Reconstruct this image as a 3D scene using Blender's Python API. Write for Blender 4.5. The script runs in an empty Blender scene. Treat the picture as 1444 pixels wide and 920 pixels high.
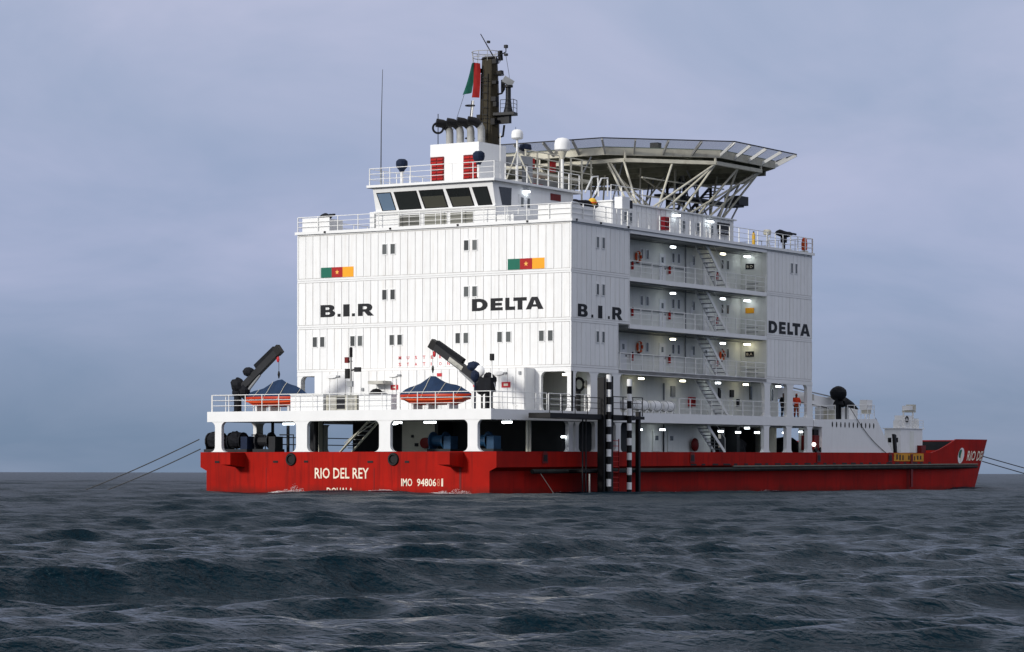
import bpy, math, random
import numpy as np
from mathutils import Vector

random.seed(7)
rng = np.random.default_rng(11)
scene = bpy.context.scene
COL = scene.collection
R = math.radians

# ------------------------------------------------------------------ camera
# World axes: X runs along the ship towards its bow, Y to port, Z up, water at 0.
VIEW = Vector((0.846, 0.534, 0.0)).normalized()
SIDE = Vector((VIEW.y, -VIEW.x, 0.0))
CAM = Vector((-149.81, -90.33, 1.3))
cam_d = bpy.data.cameras.new('camera')
cam_d.sensor_width = 36.0
cam_d.lens = 36.0 * 4060 / 1444
cam_d.shift_y = (667.2 - 460) / 1444
cam_d.clip_start = 0.5
cam_d.clip_end = 60000
cam = bpy.data.objects.new('camera', cam_d)
COL.objects.link(cam)
cam.location = CAM
q = VIEW.to_track_quat('-Z', 'Y')
from mathutils import Quaternion
cam.rotation_mode = 'QUATERNION'
cam.rotation_quaternion = Quaternion(VIEW, -0.0018) @ q
scene.camera = cam

# ------------------------------------------------------------------ world
SUN_TO = Vector((-0.90, 0.26, 0.0)).normalized()
SUN_EL = 19.0
world = bpy.data.worlds.new('World')
scene.world = world
world.use_nodes = True
wn = world.node_tree
wn.nodes.clear()
def wnode(t, **k):
    n = wn.nodes.new(t)
    for a, b in k.items():
        setattr(n, a, b)
    return n
w_out = wnode('ShaderNodeOutputWorld')
w_bg = wnode('ShaderNodeBackground')
sky = wnode('ShaderNodeTexSky', sky_type='NISHITA', sun_disc=False)
sky.sun_elevation = R(SUN_EL)
sky.sun_rotation = math.atan2(SUN_TO.x, SUN_TO.y)
sky.air_density = 1.0
sky.dust_density = 2.5
sky.ozone_density = 3.0
tc = wnode('ShaderNodeTexCoord')
sep = wnode('ShaderNodeSeparateXYZ')
wn.links.new(tc.outputs['Generated'], sep.inputs[0])
# overcast veil: horizon to zenith brightening of a cloudy evening sky
ramp = wnode('ShaderNodeValToRGB')
cr = ramp.color_ramp
cr.interpolation = 'B_SPLINE'
cr.elements[0].position = 0.0
cr.elements[0].color = (0.195, 0.268, 0.385, 1)
cr.elements[1].position = 1.0
cr.elements[1].color = (0.97, 0.98, 1.0, 1)
for p, c in ((0.03, (0.248, 0.325, 0.468)), (0.065, (0.345, 0.415, 0.610)), (0.12, (0.375, 0.430, 0.610)), (0.3, (0.49, 0.54, 0.67)), (0.6, (0.78, 0.81, 0.89))):
    e = cr.elements.new(p)
    e.color = (*c, 1)
wn.links.new(sep.outputs[2], ramp.inputs[0])
# soft cloud banks: direction divided by height so the layers flatten to the horizon
zadd = wnode('ShaderNodeMath', operation='ADD')
zadd.inputs[1].default_value = 0.30
wn.links.new(sep.outputs[2], zadd.inputs[0])
dv = wnode('ShaderNodeVectorMath', operation='DIVIDE')
comb = wnode('ShaderNodeCombineXYZ')
for i in range(3):
    wn.links.new(zadd.outputs[0], comb.inputs[i])
wn.links.new(tc.outputs['Generated'], dv.inputs[0])
wn.links.new(comb.outputs[0], dv.inputs[1])
n1 = wnode('ShaderNodeTexNoise')
n1.inputs['Scale'].default_value = 2.8
n1.inputs['Detail'].default_value = 5
n1.inputs['Roughness'].default_value = 0.55
n1.inputs['Distortion'].default_value = 0.4
wn.links.new(dv.outputs[0], n1.inputs['Vector'])
r2 = wnode('ShaderNodeValToRGB')
r2.color_ramp.elements[0].position = 0.33
r2.color_ramp.elements[0].color = (0.82, 0.86, 0.89, 1)
r2.color_ramp.elements[1].position = 0.68
r2.color_ramp.elements[1].color = (1.17, 1.08, 1.06, 1)
wn.links.new(n1.outputs['Fac'], r2.inputs[0])
mul = wnode('ShaderNodeMix', data_type='RGBA', blend_type='MULTIPLY')
mul.inputs['Factor'].default_value = 1.0
wn.links.new(ramp.outputs[0], mul.inputs[6])
wn.links.new(r2.outputs[0], mul.inputs[7])
mixs = wnode('ShaderNodeMix', data_type='RGBA')
mixs.inputs['Factor'].default_value = 0.9
wn.links.new(sky.outputs[0], mixs.inputs[6])
sc10 = wnode('ShaderNodeVectorMath', operation='SCALE')
sc10.inputs['Scale'].default_value = 10.0
wn.links.new(mul.outputs[2], sc10.inputs[0])
wn.links.new(sc10.outputs[0], mixs.inputs[7])
wn.links.new(mixs.outputs[2], w_bg.inputs['Color'])
w_bg.inputs['Strength'].default_value = 0.108
wn.links.new(w_bg.outputs[0], w_out.inputs['Surface'])

# ------------------------------------------------------------------ sun
sun_d = bpy.data.lights.new('sun', 'SUN')
sun_d.energy = 2.9
sun_d.angle = R(7)
sun_d.color = (1.0, 0.965, 0.905)
sun = bpy.data.objects.new('sun', sun_d)
COL.objects.link(sun)
sd = Vector((SUN_TO.x * math.cos(R(SUN_EL)), SUN_TO.y * math.cos(R(SUN_EL)), math.sin(R(SUN_EL))))
sun.rotation_euler = (-sd).to_track_quat('-Z', 'Y').to_euler()
sun.location = (-60, 40, 60)

vs = scene.view_settings
vs.view_transform = 'Standard'
vs.look = 'None'
vs.exposure = 0.0
vs.gamma = 1.0
vs.use_curve_mapping = False
scene.render.engine = 'CYCLES'
scene.cycles.use_denoising = True
scene.cycles.max_bounces = 6

# ------------------------------------------------------------------ materials
MATS = {}
def mat(name, col, rough=0.5, metal=0.0, var=0.08, scale=1.5, rand=0.0, dirt=None, dirt_amt=0.0, streak=False, spec=0.22):
    """painted surface: base colour, soft mottling, optional streaks of dirt, slight difference from piece to piece"""
    m = bpy.data.materials.new(name)
    m.use_nodes = True
    nt = m.node_tree
    N, L = nt.nodes, nt.links
    bs = N['Principled BSDF']
    bs.inputs['Roughness'].default_value = rough
    bs.inputs['Metallic'].default_value = metal
    bs.inputs['Specular IOR Level'].default_value = spec
    g = N.new('ShaderNodeNewGeometry')
    mp = N.new('ShaderNodeMapping')
    L.new(g.outputs['Position'], mp.inputs[0])
    nz = N.new('ShaderNodeTexNoise')
    nz.inputs['Scale'].default_value = scale
    nz.inputs['Detail'].default_value = 6
    L.new(mp.outputs[0], nz.inputs['Vector'])
    mr = N.new('ShaderNodeMapRange')
    mr.inputs['From Min'].default_value = 0.25
    mr.inputs['From Max'].default_value = 0.75
    mr.inputs['To Min'].default_value = 1 - var
    mr.inputs['To Max'].default_value = 1 + var
    L.new(nz.outputs['Fac'], mr.inputs['Value'])
    fac = mr.outputs[0]
    if rand:
        oi = N.new('ShaderNodeObjectInfo')
        m2 = N.new('ShaderNodeMapRange')
        m2.inputs['To Min'].default_value = 1 - rand
        m2.inputs['To Max'].default_value = 1 + rand
        L.new(oi.outputs['Random'], m2.inputs['Value'])
        mm = N.new('ShaderNodeMath'); mm.operation = 'MULTIPLY'
        L.new(fac, mm.inputs[0]); L.new(m2.outputs[0], mm.inputs[1])
        fac = mm.outputs[0]
    mx = N.new('ShaderNodeMix'); mx.data_type = 'RGBA'; mx.blend_type = 'MULTIPLY'
    mx.inputs['Factor'].default_value = 1
    mx.inputs[6].default_value = (*col, 1)
    L.new(fac, mx.inputs[7])
    out = mx.outputs[2]
    if dirt:
        mp2 = N.new('ShaderNodeMapping')
        mp2.inputs['Scale'].default_value = (2.2, 2.2, 0.16) if streak else (0.9, 0.9, 0.9)
        L.new(g.outputs['Position'], mp2.inputs[0])
        n2 = N.new('ShaderNodeTexNoise')
        n2.inputs['Scale'].default_value = 1.6
        n2.inputs['Detail'].default_value = 7
        n2.inputs['Roughness'].default_value = 0.65
        L.new(mp2.outputs[0], n2.inputs['Vector'])
        m3 = N.new('ShaderNodeMapRange')
        m3.inputs['From Min'].default_value = 0.5
        m3.inputs['From Max'].default_value = 0.78
        m3.inputs['To Max'].default_value = dirt_amt
        L.new(n2.outputs['Fac'], m3.inputs['Value'])
        mx2 = N.new('ShaderNodeMix'); mx2.data_type = 'RGBA'
        L.new(m3.outputs[0], mx2.inputs['Factor'])
        L.new(out, mx2.inputs[6])
        mx2.inputs[7].default_value = (*dirt, 1)
        out = mx2.outputs[2]
    L.new(out, bs.inputs['Base Color'])
    MATS[name] = m
    return m
def wet_band(m):
    # the shell is wet and weed-dark where the swell washes it
    nt = m.node_tree; N, L = nt.nodes, nt.links
    bs = N['Principled BSDF']
    src = bs.inputs['Base Color'].links[0].from_socket
    g = N.new('ShaderNodeNewGeometry'); sp = N.new('ShaderNodeSeparateXYZ'); L.new(g.outputs['Position'], sp.inputs[0])
    nz = N.new('ShaderNodeTexNoise'); nz.inputs['Scale'].default_value = 0.8; nz.inputs['Detail'].default_value = 5
    L.new(g.outputs['Position'], nz.inputs['Vector'])
    ma = N.new('ShaderNodeMath'); ma.operation = 'MULTIPLY_ADD'; ma.inputs[1].default_value = -0.9; L.new(nz.outputs['Fac'], ma.inputs[0]); L.new(sp.outputs[2], ma.inputs[2])
    mr = N.new('ShaderNodeMapRange'); mr.inputs['From Min'].default_value = -0.35; mr.inputs['From Max'].default_value = 0.05; mr.inputs['To Min'].default_value = 0.8; mr.inputs['To Max'].default_value = 0.0
    L.new(ma.outputs[0], mr.inputs['Value'])
    mx = N.new('ShaderNodeMix'); mx.data_type = 'RGBA'
    L.new(mr.outputs[0], mx.inputs['Factor']); L.new(src, mx.inputs[6]); mx.inputs[7].default_value = (0.13, 0.010, 0.006, 1)
    L.new(mx.outputs[2], bs.inputs['Base Color'])
def emis(name, col, s):
    m = bpy.data.materials.new(name)
    m.use_nodes = True
    b = m.node_tree.nodes['Principled BSDF']
    b.inputs['Base Color'].default_value = (0.8, 0.8, 0.8, 1)
    b.inputs['Emission Color'].default_value = (*col, 1)
    b.inputs['Emission Strength'].default_value = s
    MATS[name] = m

mat('white', (0.79, 0.795, 0.79), 0.45, var=0.03, dirt=(0.48, 0.42, 0.35), dirt_amt=0.16, streak=True)
mat('panel', (0.79, 0.795, 0.79), 0.42, var=0.03, rand=0.035, dirt=(0.46, 0.38, 0.28), dirt_amt=0.30, streak=True)
mat('seam', (0.60, 0.585, 0.56), 0.6, var=0.1)
mat('frame_white', (0.77, 0.775, 0.77), 0.4, var=0.03)
mat('rail', (0.78, 0.78, 0.76), 0.4, var=0.05)
mat('red', (0.315, 0.0070, 0.0030), 0.6, var=0.22, scale=0.5, dirt=(0.13, 0.006, 0.005), dirt_amt=0.85, streak=True, spec=0.08)
wet_band(MATS['red'])
mat('dark_red', (0.14, 0.006, 0.006), 0.5, var=0.15)
mat('bright_red', (0.36, 0.010, 0.008), 0.45, var=0.1)
mat('sign_red', (0.50, 0.03, 0.04), 0.45, var=0.05)
mat('orange', (0.62, 0.075, 0.012), 0.5, var=0.12, scale=4)
mat('coverall', (0.75, 0.06, 0.02), 0.8, var=0.15, scale=9)
mat('coverall_dark', (0.30, 0.06, 0.02), 0.8, var=0.2, scale=9)
mat('skin', (0.13, 0.065, 0.04), 0.6, var=0.08)
mat('black', (0.005, 0.005, 0.006), 0.5, var=0.2)
mat('rubber', (0.016, 0.018, 0.017), 0.75, var=0.25, dirt=(0.07, 0.08, 0.065), dirt_amt=0.6)
mat('ledge', (0.16, 0.17, 0.14), 0.7, var=0.2)
mat('dark_steel', (0.014, 0.015, 0.018), 0.5, var=0.25)
mat('grime', (0.040, 0.033, 0.019), 0.65, var=0.3, scale=1.2, dirt=(0.012, 0.012, 0.011), dirt_amt=0.95, streak=True)
mat('navy', (0.008, 0.016, 0.040), 0.75, var=0.2, scale=3)
mat('tarp_blue', (0.010, 0.028, 0.070), 0.7, var=0.16, scale=2.5)
mat('tarp_black', (0.006, 0.007, 0.010), 0.8, var=0.3, scale=4)
mat('machine_blue', (0.012, 0.05, 0.11), 0.5, var=0.2)
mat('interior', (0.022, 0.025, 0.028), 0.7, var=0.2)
mat('interior_pale', (0.50, 0.49, 0.42), 0.6, var=0.08)
mat('deck', (0.10, 0.12, 0.11), 0.8, var=0.2)
mat('gallery', (0.74, 0.75, 0.70), 0.5, var=0.05, dirt=(0.35, 0.31, 0.22), dirt_amt=0.3, streak=True)
mat('ceiling_grey', (0.33, 0.34, 0.34), 0.7, var=0.08)
mat('steel_grey', (0.26, 0.27, 0.28), 0.5, var=0.15)
mat('pipe_grey', (0.34, 0.34, 0.33), 0.5, var=0.2, dirt=(0.03, 0.03, 0.03), dirt_amt=0.6)
mat('cream', (0.56, 0.54, 0.45), 0.55, var=0.1, dirt=(0.20, 0.16, 0.10), dirt_amt=0.5)
mat('heli_under', (0.20, 0.20, 0.15), 0.7, var=0.2, dirt=(0.05, 0.04, 0.03), dirt_amt=0.7)
mat('heli_top', (0.10, 0.14, 0.11), 0.8, var=0.1)
mat('dirty_box', (0.42, 0.41, 0.37), 0.6, var=0.2, dirt=(0.08, 0.10, 0.08), dirt_amt=0.95)
mat('flag_green', (0.010, 0.130, 0.085), 0.6, var=0.05)
mat('flag_red', (0.36, 0.012, 0.012), 0.6, var=0.05)
mat('cloth_green', (0.006, 0.075, 0.055), 0.8, var=0.15, scale=3)
mat('cloth_red', (0.24, 0.010, 0.010), 0.8, var=0.15, scale=3)
mat('boat_red', (0.44, 0.035, 0.008), 0.45, var=0.15, scale=2)
mat('flag_yellow', (0.82, 0.36, 0.02), 0.6, var=0.05)
mat('star', (0.85, 0.45, 0.10), 0.6, var=0.03)
mat('letter_black', (0.006, 0.007, 0.010), 0.5, var=0.1)
mat('letter_white', (0.80, 0.72, 0.58), 0.5, var=0.1, dirt=(0.45, 0.10, 0.06), dirt_amt=0.5)
mat('letter_faded', (0.55, 0.16, 0.09), 0.5, var=0.1)
mat('letter_red', (0.50, 0.05, 0.06), 0.5, var=0.1)
mat('ochre', (0.56, 0.26, 0.02), 0.6, var=0.2, dirt=(0.08, 0.02, 0.01), dirt_amt=0.6)
mat('yellow', (0.70, 0.42, 0.04), 0.5, var=0.1)
mat('wire', (0.05, 0.052, 0.055), 0.6, var=0.2)
mat('barrel_blue', (0.02, 0.05, 0.16), 0.4, var=0.1)
emis('lamp_white', (0.88, 0.96, 1.0), 8.0)
emis('lamp_warm', (1.0, 0.94, 0.68), 8.0)
emis('headlamp', (1.0, 0.86, 0.80), 6.0)
def glass(name, col, rough=0.06):
    m = bpy.data.materials.new(name)
    m.use_nodes = True
    b = m.node_tree.nodes['Principled BSDF']
    b.inputs['Base Color'].default_value = (*col, 1)
    b.inputs['Roughness'].default_value = rough
    b.inputs['IOR'].default_value = 1.5
    nt = m.node_tree
    oi = nt.nodes.new('ShaderNodeObjectInfo')      # blinds and curtains differ from pane to pane
    mr = nt.nodes.new('ShaderNodeMapRange')
    mr.inputs['To Min'].default_value = 0.55; mr.inputs['To Max'].default_value = 1.5
    nt.links.new(oi.outputs['Random'], mr.inputs['Value'])
    mx = nt.nodes.new('ShaderNodeMix'); mx.data_type = 'RGBA'; mx.blend_type = 'MULTIPLY'
    mx.inputs['Factor'].default_value = 1; mx.inputs[6].default_value = (*col, 1)
    nt.links.new(mr.outputs[0], mx.inputs[7]); nt.links.new(mx.outputs[2], b.inputs['Base Color'])
    MATS[name] = m
glass('glass', (0.085, 0.092, 0.09), 0.15)
glass('bridge_glass', (0.012, 0.014, 0.014), 0.03)
glass('sky_tone_glass', (0.13, 0.19, 0.27), 0.1)  # opaque pane, the sky seen through it put into the colour
glass('room_tone', (0.075, 0.075, 0.055), 0.4)  # paler room seen through the bridge panes, put in as opaque colour
glass('frosted', (0.15, 0.15, 0.125), 0.35)
m = bpy.data.materials.new('net'); m.use_nodes = True
nt = m.node_tree
tr = nt.nodes.new('ShaderNodeBsdfTransparent')
ms = nt.nodes.new('ShaderNodeMixShader')
ms.inputs[0].default_value = 0.48
nt.nodes['Principled BSDF'].inputs['Base Color'].default_value = (0.16, 0.18, 0.19, 1)
nt.links.new(tr.outputs[0], ms.inputs[1])
nt.links.new(nt.nodes['Principled BSDF'].outputs[0], ms.inputs[2])
nt.links.new(ms.outputs[0], nt.nodes['Material Output'].inputs['Surface'])
MATS['net'] = m

# ------------------------------------------------------------------ builders
ORG = {}
def thing(name, label, cat, loc=(0, 0, 0), group=None):
    o = bpy.data.objects.new(name, None)
    COL.objects.link(o)
    o.location = loc
    o.empty_display_size = 0.3
    o['label'] = label
    o['category'] = cat
    if group:
        o['group'] = group
    ORG[o.name] = Vector(loc)
    return o
def tag(o, label, cat, group=None):
    o['label'] = label
    o['category'] = cat
    if group:
        o['group'] = group
    return o
def org(parent):
    return ORG.get(parent.name, Vector((0, 0, 0))) if parent else Vector((0, 0, 0))
def place(name, mesh, parent=None, loc=(0, 0, 0), rot=None):
    o = bpy.data.objects.new(name, mesh)
    COL.objects.link(o)
    o.location = Vector(loc) - org(parent)
    if rot:
        o.rotation_euler = rot
    if parent:
        o.parent = parent
    ORG[o.name] = Vector(loc)
    return o
class B:
    def __init__(s):
        s.v = []; s.f = []
    def add(s, vs, fs):
        k = len(s.v)
        s.v += [tuple(p) for p in vs]
        s.f += [tuple(i + k for i in f) for f in fs]
        return s
    def box(s, x0, x1, y0, y1, z0, z1):
        x0, x1 = min(x0, x1), max(x0, x1); y0, y1 = min(y0, y1), max(y0, y1); z0, z1 = min(z0, z1), max(z0, z1)
        return s.add([(x0, y0, z0), (x1, y0, z0), (x1, y1, z0), (x0, y1, z0), (x0, y0, z1), (x1, y0, z1), (x1, y1, z1), (x0, y1, z1)],
                     [(3, 2, 1, 0), (4, 5, 6, 7), (0, 1, 5, 4), (1, 2, 6, 5), (2, 3, 7, 6), (3, 0, 4, 7)])
    def bar(s, p, q, w=0.06, h=None, up=(0, 0, 1)):
        p, q = Vector(p), Vector(q)
        h = h or w
        d = (q - p).normalized()
        u = Vector(up)
        if abs(d.dot(u)) > 0.98:
            u = Vector((1, 0, 0))
        a = d.cross(u).normalized() * w / 2
        b = a.cross(d).normalized() * h / 2
        vs = [p - a - b, p + a - b, p + a + b, p - a + b, q - a - b, q + a - b, q + a + b, q - a + b]
        return s.add(vs, [(3, 2, 1, 0), (4, 5, 6, 7), (0, 1, 5, 4), (1, 2, 6, 5), (2, 3, 7, 6), (3, 0, 4, 7)])
    def tube(s, p, q, r0, r1=None, n=8):
        return s.path([p, q], [r0, r0 if r1 is None else r1], n)
    def path(s, pts, r, n=8):
        pts = [Vector(p) for p in pts]
        if not isinstance(r, (list, tuple)):
            r = [r] * len(pts)
        vs, fs = [], []
        prev = None
        for i, p in enumerate(pts):
            d = (pts[min(i + 1, len(pts) - 1)] - pts[max(i - 1, 0)]).normalized()
            if prev is None:
                u = Vector((0, 0, 1)) if abs(d.z) < 0.9 else Vector((1, 0, 0))
                a = d.cross(u).normalized()
            else:
                a = (prev - d * prev.dot(d)).normalized()
            prev = a
            b = d.cross(a)
            for k in range(n):
                t = 2 * math.pi * k / n
                vs.append(p + (a * math.cos(t) + b * math.sin(t)) * r[i])
        for i in range(len(pts) - 1):
            for k in range(n):
                k2 = (k + 1) % n
                fs.append((i * n + k, i * n + k2, (i + 1) * n + k2, (i + 1) * n + k))
        fs.append(tuple(range(n - 1, -1, -1)))
        fs.append(tuple(range((len(pts) - 1) * n, len(pts) * n)))
        return s.add(vs, fs)
    def prism(s, poly, axis, a, b):
        def P(u, v, w):
            return {'x': (w, u, v), 'y': (u, w, v), 'z': (u, v, w)}[axis]
        n = len(poly)
        vs = [P(u, v, a) for u, v in poly] + [P(u, v, b) for u, v in poly]
        fs = [tuple(range(n - 1, -1, -1)), tuple(range(n, 2 * n))]
        fs += [(i, (i + 1) % n, n + (i + 1) % n, n + i) for i in range(n)]
        return s.add(vs, fs)
    def lathe(s, prof, c=(0, 0, 0), axis=(0, 0, 1), n=14):
        c, d = Vector(c), Vector(axis).normalized()
        u = Vector((1, 0, 0)) if abs(d.x) < 0.9 else Vector((0, 1, 0))
        a = d.cross(u).normalized(); b = d.cross(a)
        vs, fs = [], []
        for r, z in prof:
            for k in range(n):
                t = 2 * math.pi * k / n
                vs.append(c + d * z + (a * math.cos(t) + b * math.sin(t)) * max(r, 1e-4))
        for i in range(len(prof) - 1):
            for k in range(n):
                k2 = (k + 1) % n
                fs.append((i * n + k, i * n + k2, (i + 1) * n + k2, (i + 1) * n + k))
        return s.add(vs, fs)
    def ball(s, c, r, sc=(1, 1, 1), n=12, m=7, lump=0.0):
        vs, fs = [], []
        for i in range(m + 1):
            ph = math.pi * i / m
            for k in range(n):
                t = 2 * math.pi * k / n
                f = r * (1 + random.uniform(-lump, lump))
                vs.append((c[0] + f * sc[0] * math.sin(ph) * math.cos(t), c[1] + f * sc[1] * math.sin(ph) * math.sin(t), c[2] + f * sc[2] * math.cos(ph)))
        for i in range(m):
            for k in range(n):
                k2 = (k + 1) % n
                fs.append((i * n + k, (i + 1) * n + k, (i + 1) * n + k2, i * n + k2))
        return s.add(vs, fs)
    def torus(s, c, axis, R0, r, n=16, m=6):
        c, d = Vector(c), Vector(axis).normalized()
        u = Vector((1, 0, 0)) if abs(d.x) < 0.9 else Vector((0, 1, 0))
        a = d.cross(u).normalized(); b = d.cross(a)
        vs, fs = [], []
        for i in range(n):
            t = 2 * math.pi * i / n
            e = a * math.cos(t) + b * math.sin(t)
            for k in range(m):
                p = 2 * math.pi * k / m
                vs.append(c + e * (R0 + r * math.cos(p)) + d * r * math.sin(p))
        for i in range(n):
            for k in range(m):
                fs.append((i * m + k, ((i + 1) % n) * m + k, ((i + 1) % n) * m + (k + 1) % m, i * m + (k + 1) % m))
        return s.add(vs, fs)
    def mesh(s, name, mt, o=Vector((0, 0, 0)), smooth=False):
        me = bpy.data.meshes.new(name)
        me.from_pydata([(v[0] - o.x, v[1] - o.y, v[2] - o.z) for v in s.v], [], s.f)
        me.materials.append(MATS[mt])
        if smooth:
            me.shade_smooth()
            try:
                me.set_sharp_from_angle(angle=R(40))
            except Exception:
                pass
        me.update()
        return me
    def build(s, name, mt, parent=None, smooth=False, fix=True):
        """one mesh object, its origin at the middle of its base"""
        xs = [v[0] for v in s.v]; ys = [v[1] for v in s.v]; zs = [v[2] for v in s.v]
        o = Vector(((min(xs) + max(xs)) / 2, (min(ys) + max(ys)) / 2, min(zs)))
        me = s.mesh(name, mt, o, smooth)
        if fix:
            import bmesh
            bm = bmesh.new(); bm.from_mesh(me)
            bmesh.ops.recalc_face_normals(bm, faces=bm.faces)
            bm.to_mesh(me); bm.free()
        return place(name, me, parent, o)
def bx(name, mt, parent, *a):
    return B().box(*a).build(name, mt, parent, fix=False)
def text(name, s, mt, parent, at, bold=0.0, lift=0.012, spacing=1.0):
    """lettering: at(u, v, lift) maps the unit square of the word to a place on the surface"""
    cu = bpy.data.curves.new(name, 'FONT')
    cu.body = s
    cu.offset = bold
    cu.resolution_u = 2
    cu.space_character = spacing
    to = bpy.data.objects.new(name, cu)
    COL.objects.link(to)
    dg = bpy.context.evaluated_depsgraph_get()
    dg.update()
    me0 = to.evaluated_get(dg).to_mesh()
    vs = [v.co.copy() for v in me0.vertices]
    fs = [tuple(p.vertices) for p in me0.polygons]
    to.evaluated_get(dg).to_mesh_clear()
    bpy.data.objects.remove(to)
    bpy.data.curves.remove(cu)
    x0 = min(v.x for v in vs); x1 = max(v.x for v in vs); y0 = min(v.y for v in vs); y1 = max(v.y for v in vs)
    b = B()
    b.add([at((v.x - x0) / (x1 - x0), (v.y - y0) / (y1 - y0), lift) for v in vs], fs)
    return b.build(name, mt, parent, fix=False)

# ------------------------------------------------------------------ sea
WAVES = []
def sea_z(x, y):
    z = 0.0
    for lam, ang, amp, ph in WAVES:
        if lam < 1.2: continue
        kk = 2 * math.pi / lam
        g = 0.6 + 0.55 * math.sin((x * math.cos(ang + 1.1) + y * math.sin(ang + 1.1)) / (lam * 2.3) + ph * 3) * math.sin((x * math.cos(ang - 0.5) + y * math.sin(ang - 0.5)) / (lam * 3.1) + ph * 5)
        z += amp * g * math.cos(math.cos(ang) * kk * x + math.sin(ang) * kk * y + ph)
    return z
def make_sea():
    # one sheet of water, finely divided where the view crosses it and running on to the horizon
    cx, cy = CAM.x, CAM.y
    a0 = math.atan2(VIEW.y, VIEW.x)
    half = R(12.5)
    th_f = np.linspace(-half, half, 640)
    th_c = half + (2 * math.pi - 2 * half) * (np.linspace(0, 1, 92)[1:-1])
    th = np.concatenate([th_f, th_c]) + a0
    rr = [2.0]
    while rr[-1] < 30000:
        r = rr[-1]
        rr.append(r + (0.6 if r < 13 else r * 0.0030 if r < 70 else r * 0.0030 if r < 420 else r * 0.006 if r < 1200 else r * 0.03))
    rr = np.array(rr)
    nr, na = len(rr), len(th)
    Rg, Tg = np.meshgrid(rr, th, indexing='ij')
    x = (cx + Rg * np.cos(Tg)).ravel(); y = (cy + Rg * np.sin(Tg)).ravel()
    rad = Rg.ravel()
    dx = np.zeros_like(x); dy = np.zeros_like(x); z = np.zeros_like(x)
    step = np.where(rad < 13, 0.6, np.where(rad < 70, rad * 0.0030, np.where(rad < 420, rad * 0.0030, np.where(rad < 1200, rad * 0.006, rad * 0.03))))
    coarse = np.concatenate([np.zeros(len(th_f)), np.ones(len(th_c))]).astype(bool)
    step = np.where(np.tile(coarse, nr), np.maximum(step, rad * 0.066), step)
    main = a0 + R(192)
    lost = np.full_like(x, 0.0)      # slope of the ripples too fine for the sheet, carried as roughness
    WAVES.clear()
    for k in range(84):
        lam = 0.42 * (15 / 0.42) ** ((k + rng.random()) / 84)
        ang = main + rng.normal(0, 0.45 if lam < 1.6 else 0.28)
        kk = 2 * math.pi / lam
        amp = 0.0150 * lam ** 0.47 * math.exp(-(lam / 11.0) ** 1.6) * (0.6 + 0.8 * rng.random()) * (0.78 if lam < 1.8 else 0.72 if lam < 2.8 else 0.95 if lam < 4.5 else 1.5)
        ph = rng.random() * 6.283
        WAVES.append((lam, ang, amp, ph))
        fade = np.clip(lam / (1.9 * step) - 0.7, 0, 1)
        kx, ky = math.cos(ang) * kk, math.sin(ang) * kk
        arg = kx * x + ky * y + ph
        # groups: slow swelling and dying of each train along and across the wind
        grp = 0.6 + 0.55 * np.sin((x * math.cos(ang + 1.1) + y * math.sin(ang + 1.1)) / (lam * 2.3) + ph * 3) * np.sin((x * math.cos(ang - 0.5) + y * math.sin(ang - 0.5)) / (lam * 3.1) + ph * 5)
        a = amp * fade * grp
        lost += 0.2 * (amp * kk * (1 - fade)) ** 2
        s_, c_ = np.sin(arg), np.cos(arg)
        z += a * c_
        dx -= 0.95 * a * math.cos(ang) * s_
        dy -= 0.95 * a * math.sin(ang) * s_
    print('sea rms', float(np.std(z[rad < 120])), 'verts', len(x))
    co = np.stack([x + dx, y + dy, z], axis=1).astype(np.float32)
    i = np.arange(nr - 1)[:, None]; j = np.arange(na)[None, :]
    j2 = (j + 1) % na
    quads = np.stack([(i * na + j), (i + 1) * na + j, (i + 1) * na + j2, (i * na + j2)], axis=-1).reshape(-1, 4)
    # close the middle
    co = np.vstack([co, [[cx, cy, 0]]]).astype(np.float32)
    mid = len(co) - 1
    jj = np.arange(na)
    tris = np.stack([np.full(na, mid), jj, (jj + 1) % na], axis=-1)
    me = bpy.data.meshes.new('sea')
    me.vertices.add(len(co)); me.vertices.foreach_set('co', co.ravel())
    loops = np.concatenate([quads.ravel(), tris.ravel()]).astype(np.int32)
    me.loops.add(len(loops)); me.loops.foreach_set('vertex_index', loops)
    npoly = len(quads) + len(tris)
    starts = np.concatenate([np.arange(len(quads)) * 4, len(quads) * 4 + np.arange(len(tris)) * 3]).astype(np.int32)
    me.polygons.add(npoly); me.polygons.foreach_set('loop_start', starts)
    me.update(calc_edges=True)
    me.validate()
    at = me.attributes.new('fine_slope', 'FLOAT', 'POINT')
    rgh = np.clip(np.sqrt(np.sqrt(3 * lost + 0.0003)), 0.08, 0.34)
    at.data.foreach_set('value', np.concatenate([rgh, [0.5]]).astype(np.float32))
    print('rough', [float(rgh[(rad > q_) & (rad < q_ * 1.05)].mean()) for q_ in (25, 60, 180, 500, 2000)])
    me.shade_smooth()
    m = bpy.data.materials.new('sea_water'); m.use_nodes = True
    nt = m.node_tree; N, L = nt.nodes, nt.links
    b = N['Principled BSDF']
    b.inputs['Base Color'].default_value = (0.0006, 0.0090, 0.0160, 1)
    an = N.new('ShaderNodeAttribute'); an.attribute_name = 'fine_slope'
    L.new(an.outputs['Fac'], b.inputs['Roughness'])
    b.inputs['IOR'].default_value = 1.333
    b.inputs['Specular IOR Level'].default_value = 0.12
    b.inputs['Specular Tint'].default_value = (0.60, 0.88, 1.0, 1)
    g = N.new('ShaderNodeNewGeometry')
    hs = None
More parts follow.
